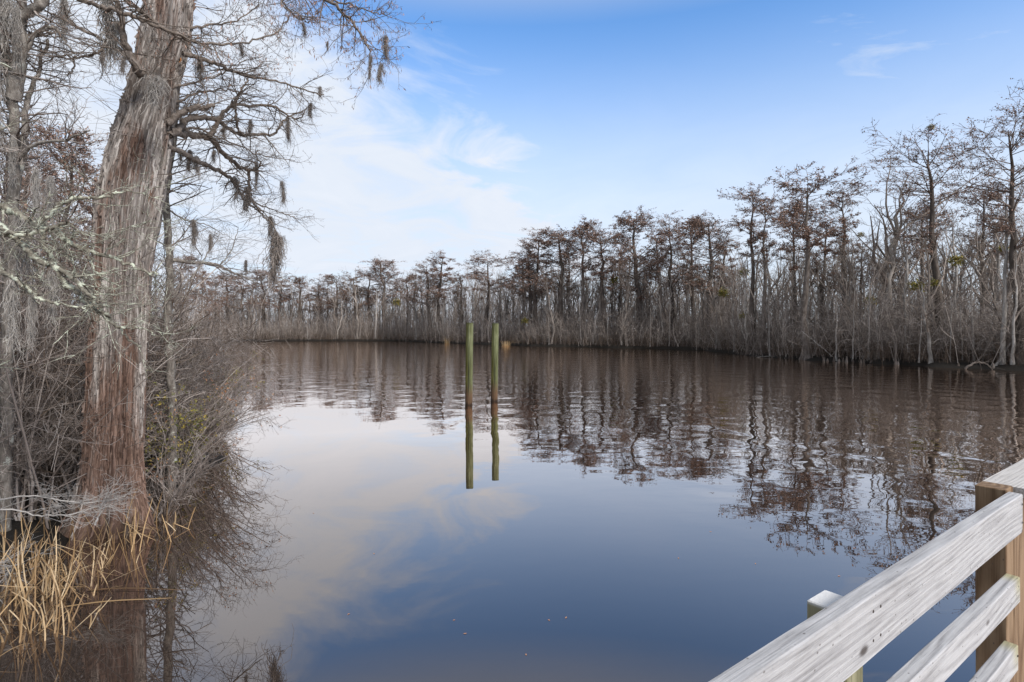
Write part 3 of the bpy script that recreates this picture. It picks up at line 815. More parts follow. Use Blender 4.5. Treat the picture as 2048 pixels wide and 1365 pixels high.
PALE = [(1432, 560), (1468, 600), (1540, 560), (1566, 610), (1630, 585), (1705, 560), (1738, 520), (1758, 590), (1812, 520), (1838, 600), (1900, 560), (1925, 600), (1948, 520), (2026, 500), (1300, 600), (1338, 590), (1215, 605), (1162, 600), (1098, 612), (850, 625), (720, 622), (615, 626)]
for k, (px, ty) in enumerate(PALE):
    D = shore_D(px) + .4 + (k * .37) % 1.6; H = CH + (HY - ty) / F * D; p = P(px, HY, D); gz = float(ground_z(p[0], p[1]))
    plant_tree(BT[6 + k % 2], (p[0], p[1], gz), H - gz, .5 + (k * .29) % .35, k * 1.3, 'bare_tree', near_label(px, 10, 'pale whitish trunk at the water'), 'tree', 'pale trunks along the far bank')
G = Geo(); rngm = np.random.default_rng(3)
mm = rngm.normal(0, 1, (40, 3)); mm /= np.linalg.norm(mm, axis=1, keepdims=True); G.leaves(rngm, np.stack([mm * 0, mm * .45], 1), 9, .16, .3, 0, .45, .05)
mist_me = G.mesh('mistletoe_clump', M_green, False)
for px, py, sp_, back in [(1912, 522, 17, 5), (2007, 498, 11, 2), (1868, 566, 12, 3), (1832, 572, 16, 2), (1741, 602, 14, 2), (1448, 586, 14, 3), (1489, 545, 12, 6), (1486, 632, 9, 2), (792, 605, 11, 6), (1228, 560, 12, 8), (1050, 642, 9, 2), (1398, 565, 10, 6), (1862, 255, 9, 6), (1722, 470, 8, 8)]:
    D = shore_D(px) + back; s_ = sp_ / F * D / .5
    o = link('mistletoe_clump', mist_me, None, P(px, py, D), (0, 0, px * .1), (s_, s_, s_ * .8)); tag(o, 'yellow-green mistletoe clump ' + near_label(px, 10, 'x').split('just ')[1], 'mistletoe', 'mistletoe clumps in the far trees')

# ------------------------------------------------------------------ brush (stuff)
def brush_clump(seed, n=11, H=4.0, spread=1.0, tw=6, r=.016):
    rng = np.random.default_rng(seed); G = Geo()
    b = np.column_stack([rng.normal(0, spread, n), rng.normal(0, spread, n), np.full(n, -.15)])
    h = H * rng.uniform(.55, 1.15, n)
    d = np.column_stack([rng.normal(0, .18, n), rng.normal(0, .18, n), np.ones(n)])
    pts = np.zeros((n, 4, 3)); pts[:, 0] = b
    for k in range(1, 4):
        d[:, :2] += rng.normal(0, .12, (n, 2)); pts[:, k] = pts[:, k - 1] + d * (h / 3)[:, None]
    R = (r * rng.uniform(.6, 1.5, n))[:, None] * np.linspace(1, .35, 4)[None]
    G.tubes(pts, R, 3)
    t, tr_ = spawn(rng, pts, R, tw, .15, 1, .30, (20, 75), .6, .006, .20, .05, 4, 1, .5, rel=True); G.ribbons(rng, t, tr_)
    u, ur = spawn(rng, t, tr_, 2, .2, 1, .6, (20, 75), .75, .006, .2, .04, 3, 1, .5, rel=True); G.ribbons(rng, u, ur)
    return G.arr()

def stamp(name, clumps, locs, rots, scs, mat, label, cat):
    Vs, Fs, n = [], [], 0
    for k, (l, a, s_) in enumerate(zip(locs, rots, scs)):
        V0, F0 = clumps[k % len(clumps)]
        ca, sa = math.cos(a), math.sin(a)
        V = np.empty_like(V0); V[:, 0] = (V0[:, 0] * ca - V0[:, 1] * sa) * s_[0]; V[:, 1] = (V0[:, 0] * sa + V0[:, 1] * ca) * s_[0]; V[:, 2] = V0[:, 2] * s_[1]
        V += np.asarray(l, np.float32); Vs.append(V); Fs.append(F0 + n); n += len(V)
    o = link(name, make_mesh(name, np.concatenate(Vs), np.concatenate(Fs), mat))
    return tag(o, label, cat, None, 'stuff')

BR = [brush_clump(40 + k) for k in range(7)]
rng = np.random.default_rng(5)
def along_far(n, d0, d1, pw=1.0, x0=400, x1=2180):
    """points behind the far bank, by picture column"""
    out = []
    for k in range(n):
        px = x0 + (x1 - x0) * (k + rng.uniform(0, 1)) / n
        D = shore_D(px) + d0 + (d1 - d0) * rng.random() ** pw
        x = (px - CX) / F * D
        out.append((x, D))
    a = np.array(out); return np.column_stack([a, ground_z(a[:, 0], a[:, 1])])
L = along_far(540, 1.1, 9, 1.4)
stamp('thicket', BR, L, rng.uniform(0, 6.28, len(L)), [(rng.uniform(.9, 1.3), rng.uniform(.6, 1.5)) for _ in L], M_brush, 'dense leafless brush along the whole far bank', 'brush')
L = np.concatenate([along_far(150, 5, 34, 1.0, 400, 1000), along_far(110, 5, 34, 1.0, 1000, 1480), along_far(70, 8, 34, 1.0, 1480, 2180)])
stamp('thicket_behind', BR, L, rng.uniform(0, 6.28, len(L)), [(rng.uniform(1.3, 2.2), rng.uniform(1.2, 2.2)) for _ in L], M_brush, 'taller leafless undergrowth deep behind the far bank', 'brush')
def woods_clump(seed):
    rng = np.random.default_rng(seed); G = Geo(); n = 4
    p = np.zeros((n, 7, 3)); p[:, 0] = np.column_stack([rng.normal(0, 1.6, n), rng.normal(0, 1.6, n), np.full(n, -.2)])
    h = rng.uniform(8.5, 13.5, n); d = np.column_stack([rng.normal(0, .06, n), rng.normal(0, .06, n), np.ones(n)])
    for k in range(1, 7): d[:, :2] += rng.normal(0, .07, (n, 2)); p[:, k] = p[:, k - 1] + d * (h / 6)[:, None]
    R = rng.uniform(.05, .13, n)[:, None] * np.linspace(1, .25, 7)[None]
    G.tubes(p, R, 4)
    a, ar = spawn(rng, p, R, 7, .35, 1, .22, (18, 60), .5, .016, .15, .06, 5, 1, .4, rel=True); G.ribbons(rng, a, ar)
    b_, br_ = spawn(rng, a, ar, 5, .15, 1, .45, (20, 65), .6, .009, .18, .04, 4, 1, .5, rel=True); G.ribbons(rng, b_, br_)
    return G.arr()
WD = [woods_clump(150 + k) for k in range(6)]
L = np.concatenate([along_far(110, 5, 46, 1.0, 400, 900), along_far(110, 6, 42, 1.0, 900, 1480), along_far(40, 8, 40, 1.0, 1480, 2180)])
stamp('bare_woods', WD, L, rng.uniform(0, 6.28, len(L)), [(1.0, rng.uniform(.8, 1.15)) for _ in L], M_bare_twig, 'grey leafless woods filling the depth behind the far bank', 'woods')
BR2 = [brush_clump(60 + k, 13, 1.4, .7, 4, .010) for k in range(4)]
L = along_far(290, .7, 2.6)
stamp('bank_scrub', BR2, L, rng.uniform(0, 6.28, len(L)), [(rng.uniform(.9, 1.4), rng.uniform(.7, 1.5)) for _ in L], M_scrub, 'low brown scrub at the waterline of the far bank', 'brush')

# ------------------------------------------------------------------ the big leaning cypress on the left
rng = np.random.default_rng(9)
TD = 8.7
PROF = [(-360, 352, 430), (-180, 328, 410), (0, 299, 387), (98, 284, 377), (156, 268, 358), (234, 246, 348), (312, 219, 336), (390, 205, 324), (533, 195, 300), (650, 190, 293), (767, 184, 286), (884, 178, 283), (963, 174, 282), (1002, 172, 282), (1060, 170, 282), (1130, 170, 282)]
pD = np.array([(TD + .07 * CH) / (1 - .07 * (HY - a) / F) if a < 1050 else TD for a, _, _ in PROF])
pz = np.array([CH + (HY - a) / F * d for (a, _, _), d in zip(PROF, pD)]); order = np.argsort(pz)
pcx = np.array([((l + r) / 2 - CX) / F * d for (_, l, r), d in zip(PROF, pD)]); prr = np.array([(r - l) / 2 / F * d for (_, l, r), d in zip(PROF, pD)]) - .05
pz, pcx, prr = pz[order], pcx[order], prr[order]
S, NZ = 150, 330
zs = np.linspace(-.55, pz[-1], NZ)
cx = np.interp(zs, pz, pcx); rr = np.interp(zs, pz, prr)
k9 = np.ones(9) / 9
cx = np.convolve(np.pad(cx, 4, 'edge'), k9, 'valid'); rr = np.convolve(np.pad(rr, 4, 'edge'), k9, 'valid')
dep = TD + np.clip(zs, 0, None) * .07
th = np.arange(S) / S * 2 * np.pi + math.pi / 2
TH, ZZ = np.meshgrid(th, zs)
flare = np.exp(-np.clip(ZZ, 0, None) / .42) * .85 + np.exp(-np.clip(ZZ, 0, None) / 1.4) * .05
lob = np.zeros_like(TH)
for a0, wd, am in ((-.15, .30, 1.0), (-1.72, .26, 1.15), (-2.6, .34, .9), (3.3 - 6.283 + 3.0, .3, .8), (1.5, .4, .8), (2.5, .3, .7), (-.95, .22, .45)):
    dd = (TH - a0 + np.pi) % (2 * np.pi) - np.pi
    lob = np.maximum(lob, am * np.exp(-(dd / wd) ** 2))
R = rr[:, None] * (1 + flare * (lob * 1.15 - .12))
flute = np.cos(TH * 5 + .6) * .018 + np.cos(TH * 9 + ZZ * .35 + 1) * .012
R += rr[:, None] * flute
ang = TH / (2 * np.pi) * 2.75
strip = vnoise(ang * 17 + 60, ZZ * 1.25 + vnoise(ang * 3, ZZ * .6, 2) * 2, 4)
strip2 = vnoise(ang * 42 + 60, ZZ * 3.1 + 5, 6)
R += .045 * (np.floor(strip * 4) / 4 + strip * .3) - .022 + .022 * strip2
X = cx[:, None] + np.cos(TH) * R; Y = dep[:, None] + np.sin(TH) * R
V = np.stack([X, Y, ZZ], -1).reshape(-1, 3)
TB = np.array([cx[np.argmin(abs(zs))], TD, 0.0])
j = np.arange(S); k = np.arange(NZ - 1)[:, None] * S
Fq = np.stack([k + j, k + (j + 1) % S, k + S + (j + 1) % S, k + S + j], -1).reshape(-1, 4)
big_tree = empty('cypress_tree', TB)
tag(big_tree, 'huge leaning cypress trunk with shaggy peeling bark and moss-hung branches, at the left bank', 'tree')
me = make_mesh('trunk', V - TB, Fq, M_trunk)
uvl = me.uv_layers.new(name='UVMap')
li = np.zeros(len(me.loops), np.int32); me.loops.foreach_get('vertex_index', li)
uu = (li % S) / S; vv = zs[li // S]
lq = uu.reshape(-1, 4); lq[(lq.max(1) - lq.min(1)) > .5] = np.where(lq[(lq.max(1) - lq.min(1)) > .5] < .5, lq[(lq.max(1) - lq.min(1)) > .5] + 1, lq[(lq.max(1) - lq.min(1)) > .5])
uvl.data.foreach_set('uv', np.column_stack([lq.ravel(), vv]).ravel().astype(np.float32))
trunk = link('trunk', me, big_tree)
# shaggy bark: loose fibrous strips lifted off the trunk, too many to tell apart
rb = np.random.default_rng(44); n = 5200; K = 7
a0 = rb.uniform(-math.pi * 1.08, .25, n); z0 = rb.uniform(.05, 9.0, n); Ls = rb.uniform(.10, .55, n) * (1 + (rb.random(n) < .1)); wd = rb.uniform(.006, .020, n)
lift = rb.uniform(.004, .020, n); curl = rb.uniform(0, .030, n) * (rb.random(n) < .35)
tt = np.linspace(0, 1, K)
zz = z0[:, None] + Ls[:, None] * tt; th_ = a0[:, None] + rb.normal(0, .03, (n, 1)) * tt + .012 * np.sin(zz * 9 + a0[:, None] * 7)
ti = (((th_ - math.pi / 2) / (2 * math.pi)) % 1.0) * S; zi = np.clip((zz - zs[0]) / (zs[-1] - zs[0]) * (NZ - 1), 0, NZ - 2)
r_ = R[zi.astype(int), ti.astype(int) % S]; cxx = np.interp(zz, zs, cx); dpp = np.interp(zz, zs, dep)
env = np.sin(tt * math.pi) ** .4
off = lift[:, None] * (.4 + .6 * env) + curl[:, None] * np.abs(tt * 2 - 1) ** 3 * np.where(rb.random((n, 1)) < .5, tt, 1 - tt) * 2
rows = []
for c_, up_ in ((-1, -.006), (0, 1.0), (1, -.006)):
    dth = c_ * wd[:, None] * (.25 + .75 * env) / r_
    rad_ = r_ + (off if c_ == 0 else off * .35 - .004)
    rows.append(np.stack([cxx + np.cos(th_ + dth) * rad_, dpp + np.sin(th_ + dth) * rad_, zz], -1))
Vb = np.stack(rows, 2).reshape(-1, 3)
ib = (np.arange(n) * K * 3)[:, None, None] + (np.arange(K - 1) * 3)[None, :, None] + np.array([0, 1])[None, None, :]
Fb = np.stack([ib, ib + 1, ib + 4, ib + 3], -1).reshape(-1, 4)
bs = link('bark_strips', make_mesh('bark_strips', Vb - TB, Fb, M_strip, False), trunk); bs['kind'] = 'stuff'

def trunk_at(px, py, out=0.0):
    return P(px, py, 8.9)

# main limbs: (px, py, distance), base radius, tip radius
LIMBS = [
 ([(150, -8, 8.0), (200, 15, 8.0), (250, 27, 8.0), (297, 47, 8.15), (352, 66, 8.25), (387, 84, 8.5), (440, 88, 9.2), (496, 84, 9.9), (547, 70, 10.3), (578, 35, 10.6)], .036, .012),
 ([(365, 108, 9.0), (395, 116, 9.2), (430, 126, 9.5), (460, 140, 9.8), (500, 152, 10.1), (560, 165, 10.5), (615, 183, 10.8), (648, 190, 11.0)], .045, .010),
 ([(335, 245, 9.0), (358, 228, 9.1), (385, 217, 9.2), (410, 216, 9.3), (430, 211, 9.35)], .060, .034),
 ([(338, 272, 9.1), (358, 256, 9.3), (368, 243, 9.5), (395, 236, 9.8), (430, 239, 10.1), (455, 255, 10.4), (480, 270, 10.6), (515, 268, 10.9), (548, 268, 11.1), (558, 255, 11.2), (572, 236, 11.3), (606, 224, 11.4)], .062, .012),
 ([(418, 275, 10.0), (430, 255, 10.1), (445, 230, 10.2), (466, 211, 10.3), (500, 213, 10.5), (540, 212, 10.7), (578, 233, 10.9), (600, 236, 11.0), (608, 226, 11.0)], .048, .010),
 ([(466, 211, 10.3), (474, 195, 10.3), (486, 178, 10.4), (497, 155, 10.5)], .034, .014),
 ([(470, 208, 10.2), (473, 235, 10.3), (478, 262, 10.5), (490, 271, 10.6)], .026, .016),
 ([(338, 262, 9.1), (362, 266, 9.4), (390, 271, 9.8), (420, 277, 10.1), (440, 300, 10.5), (462, 322, 10.9), (480, 335, 11.2), (497, 345, 11.5), (498, 380, 11.7), (505, 402, 11.9), (522, 422, 12.0)], .064, .022),
 ([(332, 292, 9.1), (365, 306, 9.6), (395, 322, 10.1), (432, 339, 10.7), (462, 357, 11.2), (476, 380, 11.5), (490, 400, 11.8), (510, 418, 12.0), (530, 435, 12.1), (545, 452, 12.2), (558, 480, 12.3)], .050, .012),
 ([(497, 345, 11.5), (520, 330, 11.6), (512, 310, 11.7), (515, 300, 11.7)], .02, .008),
 ([(505, 405, 11.9), (540, 418, 12.2), (575, 430, 12.5), (600, 440, 12.7)], .018, .006),
 ([(286, 150, 8.6), (272, 138, 8.4), (258, 106, 8.3), (246, 66, 8.2), (240, 30, 8.2), (228, -20, 8.2)], .075, .03),
 ([(262, 112, 8.3), (215, 86, 8.2), (170, 62, 8.1), (130, 42, 8.0), (90, 22, 8.0)], .034, .012),
 ([(212, 86, 8.2), (205, 96, 8.1), (192, 106, 8.05), (160, 116, 8.0), (120, 112, 7.9), (85, 128, 7.9)], .026, .008),
 ([(150, 112, 8.0), (148, 128, 8.0), (145, 142, 8.0), (134, 152, 8.0)], .016, .006),
 ([(330, 60, 8.4), (280, 25, 8.2), (240, -10, 8.1)], .034, .02),
 ([(265, 120, 8.2), (285, 140, 8.15), (310, 155, 8.2), (340, 160, 8.3), (362, 150, 8.45)], .018, .008),
 ([(395, -260, 9.2), (470, -140, 9.0), (560, -60, 8.7), (655, 2, 8.5), (690, 30, 8.4), (720, 68, 8.35), (738, 100, 8.3), (744, 135, 8.3)], .045, .007),
 ([(560, -60, 8.7), (600, -10, 8.6), (560, 5, 8.5), (600, 34, 8.4), (640, 46, 8.4)], .016, .006),
 ([(540, -40, 9.0), (565, 5, 8.9), (600, 38, 8.8), (628, 44, 8.8)], .018, .006),
 ([(655, 2, 8.5), (700, 8, 8.5), (735, 22, 8.5), (770, 30, 8.5)], .016, .006),
 ([(360, -120, 9.3), (440, -60, 9.6), (520, -25, 10.0), (600, -5, 10.3)], .03, .01),
 ([(344, 255, 9.3), (400, 260, 9.8), (460, 285, 10.4), (530, 312, 11.0), (590, 322, 11.6)], .022, .006),
 ([(350, 205, 9.2), (400, 185, 9.6), (450, 180, 10.0), (500, 190, 10.4), (540, 205, 10.8)], .020, .006),
 ([(372, 60, 9.2), (420, 50, 9.6), (470, 42, 10.0), (520, 10, 10.3)], .024, .008),
 ([(345, 175, 9.1), (390, 165, 9.5), (440, 150, 9.9), (480, 125, 10.2), (520, 115, 10.5)], .022, .006),
]
CR = Geo(); TW = Geo(); CAT = Geo()
for pts, ra, rb in LIMBS:
    Q = smooth_poly([P(*q) for q in pts], len(pts) * 5, .012, rng)
    t = np.linspace(0, 1, len(Q)); Rq = ra + (rb - ra) * t ** .8
    Rq = Rq * (1 + .16 * (vnoise(t * 25, t * 0 + ra * 999, 3) - .5))
    CR.tubes(Q - TB, Rq, 8)
    Ln = np.linalg.norm(np.diff(Q, axis=0), axis=1).sum()
    n1 = int(6 + Ln * 6.5)
    a, ar = spawn(rng, Q, Rq, n1, .15, 1.0, .62, (30, 75), .45, .0045, .16, .0, 7, .7, .4, rmax=.012)
    b_, br_ = spawn(rng, a, ar, 5, .15, 1.0, .42, (25, 65), .6, .0028, .16, .0, 5, .7, .5, rel=True)
    c_, cr_ = spawn(rng, b_, br_, 2, .2, 1.0, .5, (20, 60), .7, .0020, .15, .0, 4, .8, .6, rel=True)
    TW.tubes(a - TB, ar, 4); TW.tubes(b_ - TB, br_, 3); TW.tubes(c_ - TB, cr_, 3)
    hi = pts[-1][1] < 150 and pts[-1][0] > 500
    CAT.leaves(rng, (c_ if not hi else np.concatenate([c_, c_]))[:, :, :] - TB, 1, .055 if hi else .03, .5, 2.5, .22, .0)
# short epicormic twigs on the trunk itself
ax = smooth_poly([(np.interp(z, zs, cx), np.interp(z, zs, dep) - .02, z) for z in np.linspace(.8, 7.5, 8)], 40)
a, ar = spawn(rng, ax, np.full(40, .03), 70, 0, 1, 1.05, (60, 95), .25, .004, .10, .01, 7, .6, .35, bias=(0.1, -.25, .1))
b_, br_ = spawn(rng, a, ar, 5, .4, 1, .35, (25, 60), .6, .0028, .15, .0, 5, .7, .5, rel=True)
TW.tubes(a - TB, ar, 4); TW.tubes(b_ - TB, br_, 3)
crown = link('crown', CR.mesh('crown', M_limb), big_tree)
link('twigs', TW.mesh('twigs', M_limb), crown)
link('catkins', CAT.mesh('catkins', M_rust, False), crown)
# woodpecker hole: a near-black disc, shade of the hollow put in its colour
hp = P(358, 120, 8.55)
M_hole_shade, T, b = material('hollow_shade'); T.put(b.inputs['Base Color'], (.012, .006, .004))
M_rim, T, b = material('fresh_heartwood'); T.put(b.inputs['Base Color'], (.36, .15, .045))
def trunk_surface(px, py):
    """front surface of the trunk along a photo ray"""
    d = Vector(P(px, py, 1.0)) - Vector((0, 0, CH))
    ok, loc, nor, _ = trunk.ray_cast(Vector((0, 0, CH)) - Vector(TB), d.normalized())
    return (loc, nor) if ok else (Vector(P(px, py, 8.5) - TB), Vector((0, -1, 0)))
bpy.context.view_layer.update()
for (mat_, r, push, nm) in ((M_rim, .040, .006, 'hole_rim'), (M_hole_shade, .030, .012, 'nest_hole_shade')):
    loc, nor = trunk_surface(358, 120)
    hd = disc(nm, trunk, mat_, loc + nor * push * .0, (0, -1, .1), r, push); hd.scale = (1, 1, 1.55)

# ------------------------------------------------------------------ Spanish moss
def moss_proto(seed, n=240, W=.10, mat=M_moss):
    """ragged beard: curly strands that start along the twig and lower down, thinning to a few long ends"""
    rng = np.random.default_rng(seed); G = Geo(); N = 9
    x0 = rng.normal(0, W * .45, n); y0 = rng.normal(0, W * .3, n); z0 = -rng.random(n) ** 1.4 * .62
    sh = (1 + z0 * 1.1); x0 = x0 * sh + .05 * np.sin(z0 * 7 + seed); y0 *= sh
    Ls = rng.uniform(.08, .36, n); lg = rng.random(n) < .12; Ls[lg] *= 1.7
    z0 *= np.exp(-(x0 / W) ** 2 * .9)
    p = np.zeros((n, N, 3)); p[:, 0] = np.column_stack([x0, y0, z0])
    d = np.column_stack([rng.normal(0, .5, n), rng.normal(0, .5, n), -np.ones(n)])
    for k in range(1, N):
        d[:, :2] = d[:, :2] * .55 + rng.normal(0, .42, (n, 2)); d[:, 2] = -1 + rng.normal(0, .25, n)
        p[:, k] = p[:, k - 1] + d * (Ls / (N - 1))[:, None]
    G.tubes(p, np.full((n, N), .0042) * rng.uniform(.6, 1.2, (n, 1)), 3)
    c_, cr_ = spawn(rng, p, np.full((n, N), .003), 3, .1, 1, .06, (30, 80), 1, .0024, .5, -.1, 4, 1, .8)
    G.tubes(c_, cr_, 3)
    return G.mesh('spanish_moss', mat)
MO = [moss_proto(1), moss_proto(2, 220, .15), moss_proto(3, 170, .07)]
MOP = [moss_proto(4, 260, .14, M_moss_pale), moss_proto(5, 240, .20, M_moss_pale), moss_proto(6, 220, .10, M_moss_pale)]
def moss(px, py, Lpx, D, label, wide=1.0, pale=False, group='moss hanging from the big leaning cypress'):
    k = int(rng.integers(0, 3)); s = Lpx / F * D / .72
    o = link('spanish_moss', (MOP if pale else MO)[k], None, P(px, py, D), (0, 0, rng.uniform(0, 6.28)), (s * wide * .72, s * wide * .72, s))
    tag(o, label, 'moss', group)
moss(548, 462, 120, 12.2, 'longest beard of grey moss, hanging lowest over the far trees', 1.05)
moss(556, 470, 70, 12.3, 'shorter moss strand against the right side of the longest beard', 1.0)
moss(492, 372, 58, 11.5, 'thick dark moss tuft under the drooping lower limb', 1.5)
moss(472, 352, 46, 11.2, 'moss tuft left of the thick one under the lower limb', 1.2)
moss(540, 432, 50, 12.1, 'moss tuft near the tip of the drooping limb', 1.2)
moss(566, 362, 46, 11.9, 'thin dark moss strand right of the drooping limb', .9)
moss(512, 322, 52, 11.6, 'very thin moss strand in mid air above the drooping limb', .6)
moss(576, 234, 50, 11.3, 'thin moss strand below the bend of the upper looping limb', .9)
moss(621, 205, 32, 11.2, 'small moss tuft at the outer tip of the upper looping limb', 1.2)
moss(500, 240, 36, 10.6, 'moss tuft on the looping limb', 1.5)
moss(448, 250, 26, 10.3, 'small moss tuft on the inner looping limb', 1.5)
moss(428, 300, 24, 10.3, 'small moss tuft under the thick limb near the trunk', 1.5)
moss(378, 300, 52, 10.0, 'moss curtain close to the right side of the trunk', 1.4)
moss(395, 312, 42, 10.1, 'moss tuft next to the curtain right of the trunk', 1.4)
moss(362, 298, 30, 9.8, 'narrow moss strip touching the right edge of the trunk', 1.2)
moss(400, 118, 44, 9.4, 'moss tuft beneath the upper limb beside the woodpecker hole', 1.5)
moss(483, 88, 26, 9.9, 'small moss tuft on the topmost right limb', 1.4)
moss(640, 172, 24, 11.0, 'small moss tuft near the outer end of the long straight limb', 1.5)
moss(771, 68, 52, 8.4, 'feathery brown moss tuft at the far right tip of the overhead branch', 1.1)
moss(760, 124, 44, 8.3, 'feathery brown moss tuft lowest on the overhead branch', 1.0)
moss(740, 110, 50, 8.3, 'thin moss strand left of the lowest tuft on the overhead branch', .6)
moss(608, 44, 30, 8.5, 'small moss tuft in the middle of the overhead branch', 1.0)
moss(655, 82, 18, 8.4, 'tiny moss tuft below the overhead branch', 1.2)
moss(216, -12, 130, 8.2, 'large pale moss beard left of the trunk top', 1.0, True)
moss(232, 40, 70, 8.2, 'pale moss wrapped round the broken fork left of the trunk', 1.0, True)
moss(128, -10, 80, 8.0, 'pale moss beard at the top, right of the forked grey trunk', .9, True)
moss(206, 98, 36, 8.1, 'small moss tuft on the low left limb', 1.0)
moss(248, 100, 50, 8.2, 'ragged moss tuft under the broken fork', 1.0)
moss(310, 150, 60, 8.15, 'moss hammock across the front of the trunk', 1.6, True)
moss(420, 468, 40, 10.6, 'moss tuft on the thin tree behind the trunk, upper one', 1.0, False, 'moss in the thicket')
moss(388, 440, 52, 10.6, 'moss tuft on the thin tree behind the trunk, lower one', 1.1, False, 'moss in the thicket')
moss(492, 520, 30, 12.0, 'moss wisp on the low bare branch above the far bank', 1.3, False, 'moss in the thicket')
# ------------------------------------------------------------------ the mossy forked tree at the left edge and its neighbours
def hand_tree(name, base, stems, label, mat, twig_mat, dens=5.0, tl=.7, levels=(5, 2), sides=10, group=None, flat=.8, up=.02):
    B = np.array(base); e = empty(name, base)
    tag(e, label, 'tree', group)
    T_, C_ = Geo(), Geo()
    for k, (pts, ra, rb) in enumerate(stems):
        Q = smooth_poly([P(*q) for q in pts], len(pts) * 5, .01, rng)
        t = np.linspace(0, 1, len(Q)); Rq = (ra + (rb - ra) * t) * (1 + .22 * (vnoise(t * 22, t * 0 + k * 3.3, 3) - .5))
        (T_ if k == 0 else C_).tubes(Q - B, Rq, sides)
        Ln = np.linalg.norm(np.diff(Q, axis=0), axis=1).sum()
        a, ar = spawn(rng, Q, Rq, int(4 + Ln * dens), .12, 1.0, tl, (35, 75), .4, .004, .15, up, 7, flat, .4, rmax=.014)
        b_, br_ = spawn(rng, a, ar, levels[0], .15, 1.0, .45, (25, 65), .6, .0027, .17, 0, 5, flat, .5, rel=True)
        c_, cr_ = spawn(rng, b_, br_, levels[1], .2, 1.0, .5, (20, 60), .7, .002, .15, 0, 4, flat, .6, rel=True)
        TWG = C_ if twig_mat is None else None
        if k == 0: tw = Geo(); hand_tree.tw = tw
        hand_tree.tw.tubes(a - B, ar, 4); hand_tree.tw.tubes(b_ - B, br_, 3); hand_tree.tw.tubes(c_ - B, cr_, 3)
    link('trunk', T_.mesh('trunk', mat), e)
    cm = C_.mesh('crown', mat)
    c = link('crown', cm, e) if cm else e
    link('twigs', hand_tree.tw.mesh('twigs', twig_mat), c)
    return e
hand_tree('grey_tree', P(8, 1105, 7.8), [
  ([(8, 1130, 7.8), (10, 900, 7.8), (14, 700, 7.8), (20, 520, 7.8), (28, 380, 7.8), (30, 270, 7.8), (24, 190, 7.8), (12, 120, 7.8), (2, 40, 7.8), (-10, -80, 7.8)], .078, .05),
  ([(26, 200, 7.8), (34, 140, 7.75), (40, 90, 7.7), (36, 40, 7.7), (60, 22, 7.7), (84, 8, 7.7), (95, -20, 7.7)], .095, .05),
  ([(30, 250, 7.8), (50, 300, 7.75), (80, 330, 7.7), (60, 210, 7.7), (42, 150, 7.7)], .0, .0),
  ([(34, 150, 7.7), (44, 60, 7.8), (38, -40, 7.9)], .08, .05),
  ([(30, 400, 7.8), (45, 300, 7.9), (52, 215, 8.0), (75, 150, 8.1), (95, 80, 8.2)], .05, .02),
  ([(30, 330, 7.8), (70, 290, 7.6), (130, 280, 7.5), (180, 262, 7.4)], .03, .008),
  ([(40, 120, 7.75), (80, 60, 7.8), (110, 58, 7.9), (130, 82, 8.0), (150, 108, 8.1)], .032, .01),
  ], 'forked grey trunk shaggy with pale moss at the left edge', M_near_bark, M_near_twig, 7.0, .7)
hand_tree('lichen_tree', P(-80, 1000, 5.9), [
  ([(-95, 1250, 5.9), (-95, 900, 5.9), (-90, 600, 5.9), (-80, 420, 5.9), (-70, 250, 5.9), (-60, 0, 5.9)], .14, .07),
  ([(-75, 370, 5.9), (-30, 395, 5.85), (5, 417, 5.8), (44, 432, 5.8), (76, 452, 5.8), (108, 461, 5.8), (141, 485, 5.85), (173, 502, 5.9), (211, 514, 5.95), (249, 524, 6.0), (293, 543, 6.1), (316, 549, 6.2)], .042, .012),
  ([(-75, 415, 5.9), (-20, 440, 5.7), (18, 467, 5.6), (44, 488, 5.6), (70, 517, 5.6), (111, 534, 5.6), (129, 564, 5.65), (155, 587, 5.7), (176, 608, 5.75), (205, 631, 5.8), (234, 654, 5.9), (258, 678, 6.0), (281, 693, 6.1)], .040, .010),
  ([(111, 534, 5.6), (150, 562, 5.6), (176, 587, 5.65), (200, 615, 5.75), (222, 640, 5.85)], .022, .016),
  ([(-85, 500, 5.9), (0, 540, 5.6), (38, 564, 5.5), (59, 581, 5.5), (82, 599, 5.5), (123, 608, 5.5), (164, 616, 5.55), (190, 606, 5.6)], .028, .006),
  ([(76, 452, 5.8), (100, 430, 5.85), (120, 411, 5.9), (141, 398, 5.9), (176, 395, 5.95), (223, 392, 6.0), (232, 384, 6.0)], .022, .012),
  ([(232, 386, 6.0), (260, 384, 6.05), (290, 390, 6.1), (330, 396, 6.2)], .010, .004),
  ([(141, 446, 5.8), (160, 465, 5.8), (190, 472, 5.85), (225, 465, 5.9), (262, 455, 6.0), (300, 440, 6.0)], .009, .004),
  ([(173, 502, 5.9), (180, 520, 5.85), (190, 545, 5.85), (215, 560, 5.9), (240, 572, 5.9), (275, 572, 5.95)], .012, .005),
  ([(234, 654, 5.9), (265, 658, 5.9), (282, 655, 5.9), (305, 668, 5.95), (325, 672, 6.0), (345, 663, 6.0)], .011, .004),
  ([(85, 462, 5.8), (88, 490, 5.8), (100, 508, 5.8), (108, 530, 5.8)], .020, .018),
  ([(-60, 450, 5.8), (10, 468, 5.5), (60, 468, 5.5), (105, 455, 5.5), (135, 446, 5.5)], .022, .014),
  ], 'lichen-crusted limbs reaching in from the left across the big trunk', M_lichen_bark, M_lichen_bark, 5.0, .5, (4, 2), 9)
